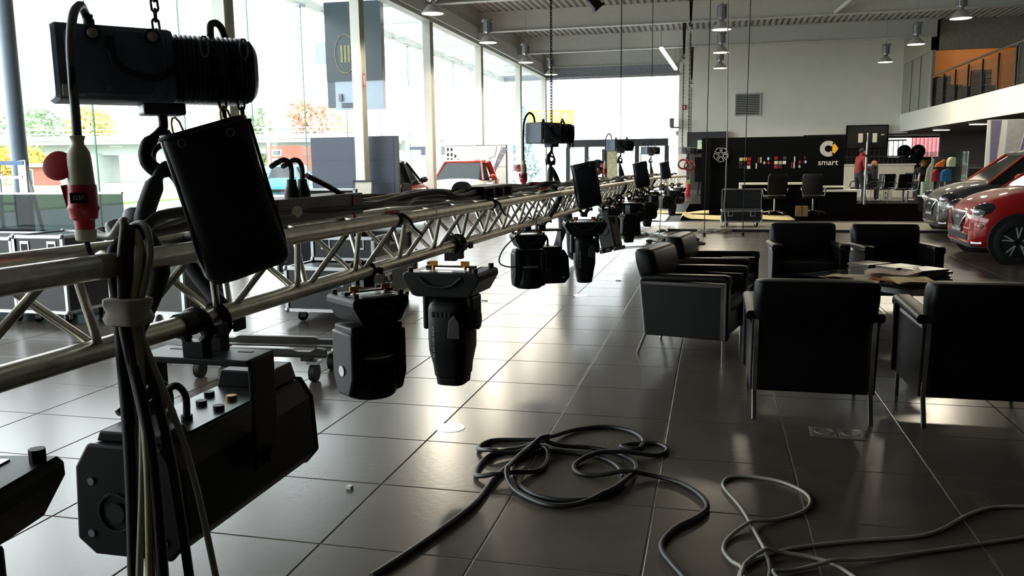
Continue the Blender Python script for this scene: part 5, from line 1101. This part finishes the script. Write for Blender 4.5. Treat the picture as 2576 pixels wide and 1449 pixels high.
# wheels on stands in the far window
for k, (x, y) in enumerate(((8.65,42.6),(9.25,42.6),(11.05,42.4))):
    t = thing('wheel_stand', ['left display wheel on a stand in the far window', 'middle display wheel on a stand in the far window', 'right display wheel on a stand in the far window'][k], 'wheel', (x,y,0), 0, 'display wheels in the far window')
    obj('post', B().cyl((0,0,0),(0,0,1.6),.03,n=8), M_rubber, t); obj('tyre', B().tube([(.24*math.cos(a*PI/10),-.05,1.75+.24*math.sin(a*PI/10)) for a in range(20)], .08, 8, closed=True), M_tyre, t, 60); obj('rim', B().cyl((0,-.06,1.75),(0,.02,1.75),.2,n=18), M_blackm, t)
# poster column
t = thing('poster_panel', 'tall white poster panel with lilac V shaped stripes behind the grey car', 'poster', (6.55, 21.5, .0), -6)
obj('panel', B().box(-.42,.42,0,.08,0,2.28), M_board, t); obj('black_edge', B().box(.42,.56,.02,.3,0,2.26), M_bw, t)
lil = mat('lilac_stripe', '#6f6b86', .5); gs = mat('pale_stripe', '#a8a6a4', .5)
for pts, m_ in (([(-.3,.3),(-.26,.3),(-.14,2.27),(-.36,2.27)], lil), ([(-.08,.3),(.0,.3),(.36,2.27),(-.02,2.27)], gs), ([(.02,.3),(.05,.3),(.42,2.0),(.4,2.27)], lil), ([(.2,1.0),(.3,1.0),(.41,1.5),(.41,1.6)], mat('graphic_black', '#17171a'))):
    obj('stripe', B().prism(pts, -.006, 0, 'Y'), m_, t)
# ---------------------------------------------------------------- people
def person(label, loc, rz, J, mats, hair=M_hair, cat='person'):
    """J: joint -> (pos, radius); bones below. One skinned, continuous body; face, hands with five fingers."""
    root = thing('person', label, cat, loc, rz)
    bones = [('pelvis','waist','top'),('waist','chest','top'),('chest','neck','top'),('neck','skull','skin'),('skull','crown','skin'),('skull','nose','skin'),
             ('pelvis','hip_l','leg'),('hip_l','knee_l','leg'),('knee_l','ankle_l','leg'),('ankle_l','toe_l','shoe'),('pelvis','hip_r','leg'),('hip_r','knee_r','leg'),('knee_r','ankle_r','leg'),('ankle_r','toe_r','shoe'),
             ('chest','sh_l','top'),('sh_l','elb_l','top'),('elb_l','wr_l','top'),('wr_l','palm_l','skin'),('chest','sh_r','top'),('sh_r','elb_r','top'),('elb_r','wr_r','top'),('wr_r','palm_r','skin')]
    J = dict(J)
    for s_ in 'lr':
        w0 = Vector(J['wr_'+s_][0]); p0 = Vector(J['palm_'+s_][0]); d_ = (p0-w0).normalized(); sd = d_.cross(Vector((0,0,1))); sd = sd.normalized() if sd.length > .1 else Vector((1,0,0))
        for k in range(4):
            a = p0+sd*(.024*(k-1.5)); L_ = (.055,.068,.064,.05)[k]
            J[f'f{k}a_{s_}'] = (a+d_*.02, .0095); J[f'f{k}b_{s_}'] = (a+d_*(.02+L_*.55)+Vector((0,0,-.008)), .0088); J[f'f{k}c_{s_}'] = (a+d_*(.02+L_*.8)+Vector((0,0,-.03)), .0078)
            bones += [('palm_'+s_, f'f{k}a_{s_}', 'skin'), (f'f{k}a_{s_}', f'f{k}b_{s_}', 'skin'), (f'f{k}b_{s_}', f'f{k}c_{s_}', 'skin')]
        a = w0.lerp(p0, .5)+sd*.035*(1 if s_ == 'l' else -1); J[f't0_{s_}'] = (a, .011); J[f't1_{s_}'] = (a+d_*.035+sd*.015*(1 if s_ == 'l' else -1), .0095)
        bones += [('palm_'+s_, f't0_{s_}', 'skin'), (f't0_{s_}', f't1_{s_}', 'skin')]
    names = list(J); idx = {n: i for i, n in enumerate(names)}
    me = bpy.data.meshes.new('body'); me.from_pydata([tuple(Vector(J[n][0])) for n in names], [(idx[a], idx[b]) for a, b, _ in bones], [])
    tmp = bpy.data.objects.new('tmp_body', me); C.objects.link(tmp)
    sk = tmp.modifiers.new('skin', 'SKIN'); sk.use_smooth_shade = True
    if not me.skin_vertices: me.skin_vertices.new()
    for n in names:
        r_ = J[n][1]; me.skin_vertices[0].data[idx[n]].radius = (r_, r_) if not isinstance(r_, tuple) else r_
    me.skin_vertices[0].data[idx['pelvis']].use_root = True
    ss = tmp.modifiers.new('sub', 'SUBSURF'); ss.levels = 1; ss.render_levels = 1
    m2 = bpy.data.meshes.new_from_object(tmp.evaluated_get(bpy.context.evaluated_depsgraph_get())); bpy.data.objects.remove(tmp)
    m2.name = 'body'; m2.materials.clear(); keys = list(mats)
    for k in keys: m2.materials.append(mats[k])
    seg = [(Vector(J[a][0]), Vector(J[b][0]), keys.index(c_) if c_ in keys else 0, max(J[a][1] if not isinstance(J[a][1], tuple) else J[a][1][0], .02)) for a, b, c_ in bones]
    for p in m2.polygons:
        c0 = p.center; best = None
        for a, b, mi, r_ in seg:
            ab = b-a; u = max(0, min(1, (c0-a).dot(ab)/max(ab.length_squared, 1e-9))); dd = (c0-(a+ab*u)).length/(r_**.5)
            if best is None or dd < best[0]: best = (dd, mi)
        p.material_index = best[1]; p.use_smooth = True
    o = bpy.data.objects.new('body', m2); C.objects.link(o); o.parent = root
    s0, cr, ns = Vector(J['skull'][0]), Vector(J['crown'][0]), Vector(J['nose'][0]); upv = (cr-s0).normalized(); fv = (ns-s0); fv = (fv-upv*fv.dot(upv)).normalized(); sv = upv.cross(fv)
    cen = s0.lerp(cr, .55)
    b = B(); b.M = T(cen-fv*.022+upv*.028) @ Matrix((sv, fv, upv)).transposed().to_4x4(); b.sph((0,0,0), (.088,.1,.088), 14, 8); obj('hair', b, hair, root, 60)
    for s_ in (-1,1):
        b = B(); b.M = T(cen+fv*.088+sv*.033*s_-upv*.012); b.sph((0,0,0), .011, 8, 6); obj('eye', b, M_rubber, root, 60)
        b = B(); b.M = T(cen+sv*.092*s_-upv*.03); b.sph((0,0,0), (.018,.022,.03), 8, 6); obj('ear', b, M_skin, root, 60)
    b = B(); b.M = T(cen+fv*.088-upv*.068) @ Matrix((sv, fv, upv)).transposed().to_4x4(); b.sph((0,0,0), (.025,.008,.007), 8, 6); obj('mouth', b, mat('lips', '#7d4238', .5), root, 60)
    return root
def stand_joints(h=1.75, lean=0.0, fwd=.0, arm_l=None, arm_r=None, step=.12):
    k = h/1.75
    return {'pelvis':((0,0,.95*k),.14),'waist':((0,.0+lean*.2,1.1*k),.135),'chest':((0,lean*.6,1.33*k),.165),'neck':((0,lean*.9+.02,1.5*k),.06),'skull':((0,lean+.035,1.58*k),.085),'crown':((0,lean+.035,1.69*k),.085),'nose':((0,lean+.135,1.615*k),.016),
        'hip_l':((-.1,0,.9*k),.105),'knee_l':((-.11,.06-step*.3,.5*k),.072),'ankle_l':((-.12,-step,.09*k),.05),'toe_l':((-.13,-step+.19,.04),.038),
        'hip_r':((.1,0,.9*k),.105),'knee_r':((.11,.06+step*.5,.5*k),.072),'ankle_r':((.12,step,.09*k),.05),'toe_r':((.13,step+.19,.04),.038),
        'sh_l':((-.2,lean*.75,1.43*k),.075),'elb_l':(arm_l[0],.055),'wr_l':(arm_l[1],.037),'palm_l':(arm_l[2],.03),
        'sh_r':((.2,lean*.75,1.43*k),.075),'elb_r':(arm_r[0],.055),'wr_r':(arm_r[1],.037),'palm_r':(arm_r[2],.03)}
jeans = mat('jeans', '#23262e', .8); shoe = mat('shoe', '#121212', .5)
person('person in a red jacket and dark jeans standing by the counter, hands together', (4.55, 28.9, 0), -70,
    stand_joints(1.78, .06, arm_l=((-.28,.05,1.15),(-.16,.27,1.1),(-.08,.31,1.1)), arm_r=((.28,.05,1.15),(.14,.29,1.08),(.06,.33,1.08))),
    {'top': mat('red_jacket', '#7d1219', .7), 'leg': jeans, 'skin': M_skin, 'shoe': shoe})
def sit_joints(lean=.25):
    j = stand_joints(1.75, lean, arm_l=((-.27,.15,.75),(-.17,.42,.72),(-.12,.49,.71)), arm_r=((.27,.15,.75),(.17,.42,.72),(.12,.49,.71)))
    for n in ('waist','chest','neck','skull','crown','nose','sh_l','sh_r'): p, r_ = j[n]; j[n] = ((p[0],p[1],p[2]-.38), r_)
    j['pelvis'] = ((0,-.02,.6),.14)
    for s_, sx in (('l',-1),('r',1)): j['hip_'+s_] = ((sx*.1,.03,.58),.105); j['knee_'+s_] = ((sx*.13,.44,.56),.075); j['ankle_'+s_] = ((sx*.14,.42,.1),.05); j['toe_'+s_] = ((sx*.15,.6,.04),.038)
    return j
suit = mat('dark_suit', '#131418', .8)
person('balding person in a dark suit seated and bent forward by the pole', (4.95, 30.2, 0), -80, sit_joints(.28), {'top': suit, 'leg': suit, 'skin': M_skin, 'shoe': shoe}, hair=M_skin)
person('seated person in black with brown hair at the meeting table', (6.95, 31.2, 0), 170, sit_joints(.1), {'top': suit, 'leg': jeans, 'skin': M_skin, 'shoe': shoe}, hair=mat('brown_hair', '#5b3d2a', .6))
person('person in dark clothes standing before the bright far window', (8.95, 41.5, 0), 180, stand_joints(1.95, .02, arm_l=((-.27,.02,1.2),(-.3,.12,.98),(-.3,.16,.9)), arm_r=((.27,.02,1.2),(.3,.12,.98),(.3,.16,.9))), {'top': suit, 'leg': jeans, 'skin': M_skin, 'shoe': shoe})
# crew member bent over behind the second chain bag
cj = stand_joints(1.75, .1, arm_l=((-.2,.5,.85),(-.05,.62,.78),(.03,.68,.77)), arm_r=((.27,.5,.9),(.3,.72,.86),(.3,.8,.86)))
for n, dy, z in (('waist',.1,1.04),('chest',.28,1.17),('neck',.42,1.25),('skull',.5,1.28),('crown',.54,1.38),('nose',.6,1.29),('sh_l',.33,1.17),('sh_r',.33,1.17)):
    p, r_ = cj[n]; cj[n] = ((p[0], dy, z), r_)
crew = person('person in dark work clothes and black cap bent behind the second chain bag', (-2.1, 11.7, 0), -80, cj, {'top': suit, 'leg': jeans, 'skin': M_skin, 'shoe': shoe}, hair=mat('cap_black', '#14161c', .8))
# ================================================================ LAMPS AND HANGING GEAR
M_lampm = mat('lamp_housing', '#8a8c8e', .4, metal=.4, var=.05); M_shade = mat('lamp_shade', '#b3b2ac', .35, metal=.3, var=.05)
M_glow = mat('lamp_glow', '#fff2cf', .3, var=.01, emit=7)
def make_lamp(label):
    l_ = thing('high_bay_lamp', label, 'lamp', (0,0,0), 0, 'high bay lamps under the roof')
    obj('hook', B().tube(spl([(0,0,.62),(.02,0,.59),(0,0,.56),(-.015,0,.58)],4), .006, 5).cyl((0,0,.62),(0,0,1.76),.004,n=5), M_lampm, l_)
    obj('ballast_cap', B().lathe([(.05,.545),(.14,.535),(.145,.5),(.13,.49),(.1,.485)], n=20), M_lampm, l_, 40)
    b = B(); b.lathe([(.095,.49),(.095,.245)], n=20); obj('ballast', b, M_lampm, l_, 40)
    for k in range(12): a = k*PI/6; obj('cooling_rib', B().bar((.1*math.cos(a),.1*math.sin(a),.26),(.1*math.cos(a),.1*math.sin(a),.48),.008,.02,(math.cos(a),math.sin(a),0)), M_lampm, l_)
    obj('neck', B().lathe([(.06,.25),(.055,.2),(.075,.16)], n=20), M_chrome, l_, 40)
    sh = obj('shade', B().lathe([(.07,.17),(.1,.15),(.16,.08),(.215,.015),(.22,0),(.213,.003),(.15,.075),(.09,.14)], n=32, cap=False), M_shade, l_, 40)
    obj('diffuser', B().cyl((0,0,.012),(0,0,.006),.205,n=32), M_glow, sh)
    return l_
def lamp_light(par):
    ld = bpy.data.lights.new('lamp_light', 'SPOT'); ld.energy = LAMP_W; ld.color = (1, .88, .68); ld.spot_size = math.radians(166); ld.spot_blend = .2; ld.shadow_soft_size = .2
    o = bpy.data.objects.new('lamp_light', ld); C.objects.link(o); o.parent = par; o.location = (0, 0, -.02); return o
lamps = [(-5.37,15.83,'lamp high over the near left column row, cut by the top edge'),(-5.37,19.92,'second high bay lamp of the left row'),(-5.37,24.1,'third high bay lamp of the left row'),(-5.3,27.6,'fourth, unlit looking high bay lamp of the left row behind the chain'),
         (.09,19.65,'nearest high bay lamp of the middle row'),(.11,23.7,'second high bay lamp of the middle row'),(.11,27.6,'third high bay lamp of the middle row'),
         (4.95,19.7,'large high bay lamp at the top right'),(4.95,23.7,'second high bay lamp of the right row'),(4.95,27.66,'third high bay lamp of the right row, before the white wall')]
# the same rows carry on above and behind the camera
for x, n_ in ((-5.37,'left'),(.1,'middle'),(4.95,'right')):
    for y, q in ():
        if not (x < -5 and y > 15): lamps.append((x, y, q+' high bay lamp above the view in the '+n_+' row, counted towards the camera'))
L0 = None
for k, (x, y, lb) in enumerate(lamps):
    if L0 is None: L0 = l_ = make_lamp(lb); l_.location = (x,y,4.3)
    else: l_ = dup(L0, (x,y,4.3), 0, lb)
    LAMPS = globals().setdefault('LAMPS', []); LAMPS.append(l_)
for l_ in LAMPS: lamp_light(l_)
# under-mezzanine downlights
for k, (x, y) in enumerate(((8.04,33.6),(7.9,28.6))):
    t = thing('ceiling_downlight', ['flat downlight under the mezzanine at the far end', 'flat downlight under the mezzanine beside the poster'][k], 'lamp', (x,y,2.44), 0, 'downlights under the mezzanine')
    obj('ring', B().cyl((0,0,0),(0,0,.06),.3,n=24), M_white, t, 40); d_ = obj('diffuser', B().cyl((0,0,-.012),(0,0,0),.27,n=24), M_glow, t)
    o = lamp_light(t); o.location = (0,0,-.05); o.data.energy = 40
# small black spotlight on the second beam, diagonal braces
t = thing('black_spotlight', 'small black spotlight clipped to the second roof beam', 'spotlight', (-3.0, 20.6, 5.35), 25)
obj('bracket', B().box(-.02,.02,-.02,.02,-.02,.2), M_blackm, t); b = B().at(R(-42,'Y')); b.box(-.11,.11,-.1,.1,-.3,-.02); obj('lamp_body', b, M_blackm, t, bev=.01)
b = B().at(R(-42,'Y')); b.box(-.14,.14,-.12,.12,-.34,-.3); obj('barn_door', b, M_blackm, t)
t = thing('tube_light', 'slanted white fluorescent tube hanging before the far glazing', 'lamp', (0,0,0)); obj('tube', B().bar((-1.85,29.5,5.25),(-1.5,33.0,4.9),.12,.08), mat('tube_white', '#f4f4f0', .4, var=.01, emit=1.2), t); obj('hanger', B().cyl((-1.85,29.5,5.25),(-1.85,29.5,6.06),.008,n=5).cyl((-1.52,32.8,4.92),(-1.52,32.8,6.06),.008,n=5), M_grey, t)
o = obj('roof_brace', B().cyl((3.2,25.5,5.5),(4.1,22.2,6.02),.06,n=10), M_steel, None, 40); tag(o, 'white diagonal roof brace at the top right', 'brace')
# lifting points at the roof: black slings with hook and thin chain going down out of sight
pts = [(-.62,20.9,'black lifting sling with hook above the far truss end'),(-.94,25.6,'long black lifting sling left of the white end wall'),(-.85,31.0,'shortest black lifting sling by the wall edge')]
for k, (x, y, lb) in enumerate(pts):
    t = thing('lifting_sling', lb, 'sling', (x,y,0), 0, 'lifting slings under the roof'); zb = (4.75, 4.55, 4.3)[k]
    obj('strap', B().bar((-.03,0,5.45),(0,0,zb),.05,.02).bar((.03,0,5.45),(0,0,zb),.05,.02), M_sling, t)
    obj('hook', B().tube(spl([(0,0,zb),(0,0,zb-.05),(-.04,0,zb-.09),(0,0,zb-.14),(.04,0,zb-.1)],4), .015, 7), M_blackm, t, 60)
    o = obj('chain', chain_mesh('far_chain', zb-.2-1.75, p=.05, a=.018, l=.033, r=.008), M_blackm, t); o.location = (0,0,1.75)
h5 = dup(H0, (-.62, 20.9, 1.68), 30, 'tiny chain hoist at the bent far end of the truss with red cables'); 
for c_ in list(h5.children):
    if c_.name.startswith('load_chain'): bpy.data.objects.remove(c_)
for k, (x, y, z) in enumerate(((-.72,20.5,1.35),(-.6,21.2,1.3))):
    t = thing('cable_coil', ['red cable coil hanging at the far truss end, left one', 'red cable coil hanging at the far truss end, right one'][k], 'cable', (x,y,z), 0, 'red cable coils at the truss end')
    for j in range(3): obj('turn', B().tube([((.11+.012*j)*math.cos(a*PI/8),.02*j,(.1+.01*j)*math.sin(a*PI/8)) for a in range(16)], .014, 6, closed=True), M_red if j else M_rubber, t, 60)
# ventilation grille on the end wall
t = thing('ventilation_grille', 'white louvred ventilation grille on the end wall', 'grille', (1.28, 35.97, 3.69))
obj('frame', B().box(-.52,.52,-.03,.03,-.46,-.42).box(-.52,.52,-.03,.03,.42,.46).box(-.52,-.47,-.03,.03,-.42,.42).box(.47,.52,-.03,.03,-.42,.42), M_white, t)
obj('dark_back', B().box(-.47,.47,.01,.02,-.42,.42), M_anth, t)
sm = B().at(R(30,'X')); sm.box(-.47,.47,-.03,.03,-.006,.006); sm = mesh('slat', sm, M_white)
for k in range(12): o = bpy.data.objects.new('slat', sm); C.objects.link(o); o.parent = t; o.location = (0,-.01,-.385+.07*k)
# small red sign on end wall, extinguisher, camera box
t = thing('fire_sign', 'small red fire sign on the end wall edge', 'sign', (-1.27, 35.98, 3.65)); obj('plate', B().box(-.08,.08,-.02,0,-.1,.1), mat('sign_red', '#a01820'), t); obj('pictogram', B().box(-.025,.025,-.023,-.02,-.07,.07), mat('sign_white', '#e8e8e8'), t)
t = thing('fire_extinguisher', 'red fire extinguisher standing at the doorway post', 'extinguisher', (-1.05, 35.5, 0)); obj('tank', B().lathe([(.09,0),(.1,.03),(.1,.55),(.06,.64),(.03,.66)], n=18), M_red, t, 40); obj('valve', B().box(-.03,.03,-.03,.03,.66,.74), M_rubber, t); obj('tag', B().box(-.02,.1,-.12,-.1,.5,.68), mat('green_tag', '#5f9a3f', .5), t)
t = thing('security_camera', 'small camera unit on the glazing edge', 'camera', (-1.75, 35.6, 2.95)); obj('arm', B().box(-.06,.28,-.05,.45,-.15,-.1), M_grey, t); obj('body', B().box(-.09,.09,-.15,.15,-.1,.25), M_grey, t, bev=.02)
t = thing('entrance_board', 'black and cream pillar board inside the entrance', 'board', (-4.5, 36.6, 0)); obj('cream_face', B().box(-.05,.4,-.05,.05,0,2.0), M_cream, t); obj('black_side', B().box(-.28,-.05,-.05,.05,0,2.0), M_anth, t)
t = thing('exit_sign', 'small pale emergency sign hanging under the slate door head', 'sign', (-.55, 35.6, 2.12)); obj('box', B().box(-.14,.1,-.03,.03,-.2,.16), mat('sign_greenish', '#a9b8a0', .5, emit=.4), t); obj('arrow', B().prism([(-.02,.05),(.1,.1),(.1,.0)], -.035, -.03, 'Y'), M_rubber, t); obj('hanger', B().box(.1,.14,-.02,.11,-.2,.2), M_rubber, t)
# doorway clutter
t = thing('doorway_easel', 'black easel with a leaning leg in the dark doorway', 'easel', (-.6, 38.6, 0)); obj('leg', B().bar((-.1,0,0),(.1,0,1.5),.05,.05,(0,1,0)), M_rubber, t); obj('leg', B().bar((.45,0,0),(.05,0,1.3),.05,.05,(0,1,0)), M_rubber, t); obj('panel', B().box(-.25,.1,-.02,.02,.5,1.6), M_fabric, t)
t = thing('doorway_counter', 'white counter glimpsed through the doorway', 'counter', (.35, 40.5, 0)); obj('front', B().box(-.4,.5,0,.4,.25,1.0), M_white, t); obj('plinth', B().box(-.4,.5,.02,.4,0,.25), M_grey, t); obj('rear_board', B().box(-.2,.5,.4,.45,1.0,1.8), mat('beige_board', '#b58b63', .7), t)
# ================================================================ MEZZANINE FITTINGS
t = thing('balcony_railing', 'steel balcony railing with glass panels along the mezzanine edge', 'railing', (7.17, 0, 0))
obj('handrail', B().cyl((0,10,4.2),(0,31.5,4.2),.03,n=12), M_chrome, t, 40)
y = 31.4; k = 0
while y > 10:
    p_ = obj('post', B().box(-.02,.02,y-.03,y+.03,3.15,4.12), M_anth, t); obj('bracket', B().cyl((0,y,4.1),(0,y,4.19),.01,n=6), M_chrome, p_)
    if y > 12: obj('pane', B().box(.03,.04,y-1.28,y-.04,3.2,4.08), glassmat('rail_glass', tint=(.93,.95,.94), refl=.03), t)
    y -= 1.35
for z in (3.4,3.6,3.8,4.0): obj('wire', B().cyl((.02,10,z),(.02,31.4,z),.004,n=5), M_chrome, t)
M_dark = mat('dark_blind', '#241b16', .6)
for k, (x, y, w, h, lb) in enumerate(((8.0,34.0,1.4,.95,'dark stepped cabinet upstairs at the glass corner'),(9.15,33.6,1.2,.85,'dark slatted sofa block upstairs'),(9.5,34.6,.6,1.5,'tall dark slatted shelf upstairs'),(11.4,33.5,2.0,1.5,'dark slatted blind upstairs at the right edge'))):
    t = thing('slatted_cabinet', lb, 'cabinet', (x,y,3.115), 0, 'dark slatted furniture upstairs'); obj('body', B().box(-w/2,w/2,-.2,.2,0,h), M_dark, t)
    for j in range(int(h/.09)): obj('slat', B().box(-w/2,w/2,-.225,-.2,.03+.09*j,.08+.09*j), M_dark, t)
    if k == 0: obj('upper_block', B().box(-.2,.3,-.2,.2,h,h+.3), M_dark, t)
ld = bpy.data.lights.new('upstairs_lamp', 'POINT'); ld.energy = 60; ld.color = (1,.75,.5); ld.shadow_soft_size = .2  # fill lamp added out of view to warm the mezzanine room
t = thing('upstairs_lamp', 'round ceiling lamp in the orange room upstairs', 'lamp', (9.5, 33.6, 5.6)); obj('globe', B().sph((0,0,.12), .12, 12, 8), M_glow, t, 60); obj('rod', B().cyl((0,0,.2),(0,0,.5),.015,n=6), M_grey, t); o = bpy.data.objects.new('upstairs_light', ld); C.objects.link(o); o.parent = t; o.location = (0,0,-.1)
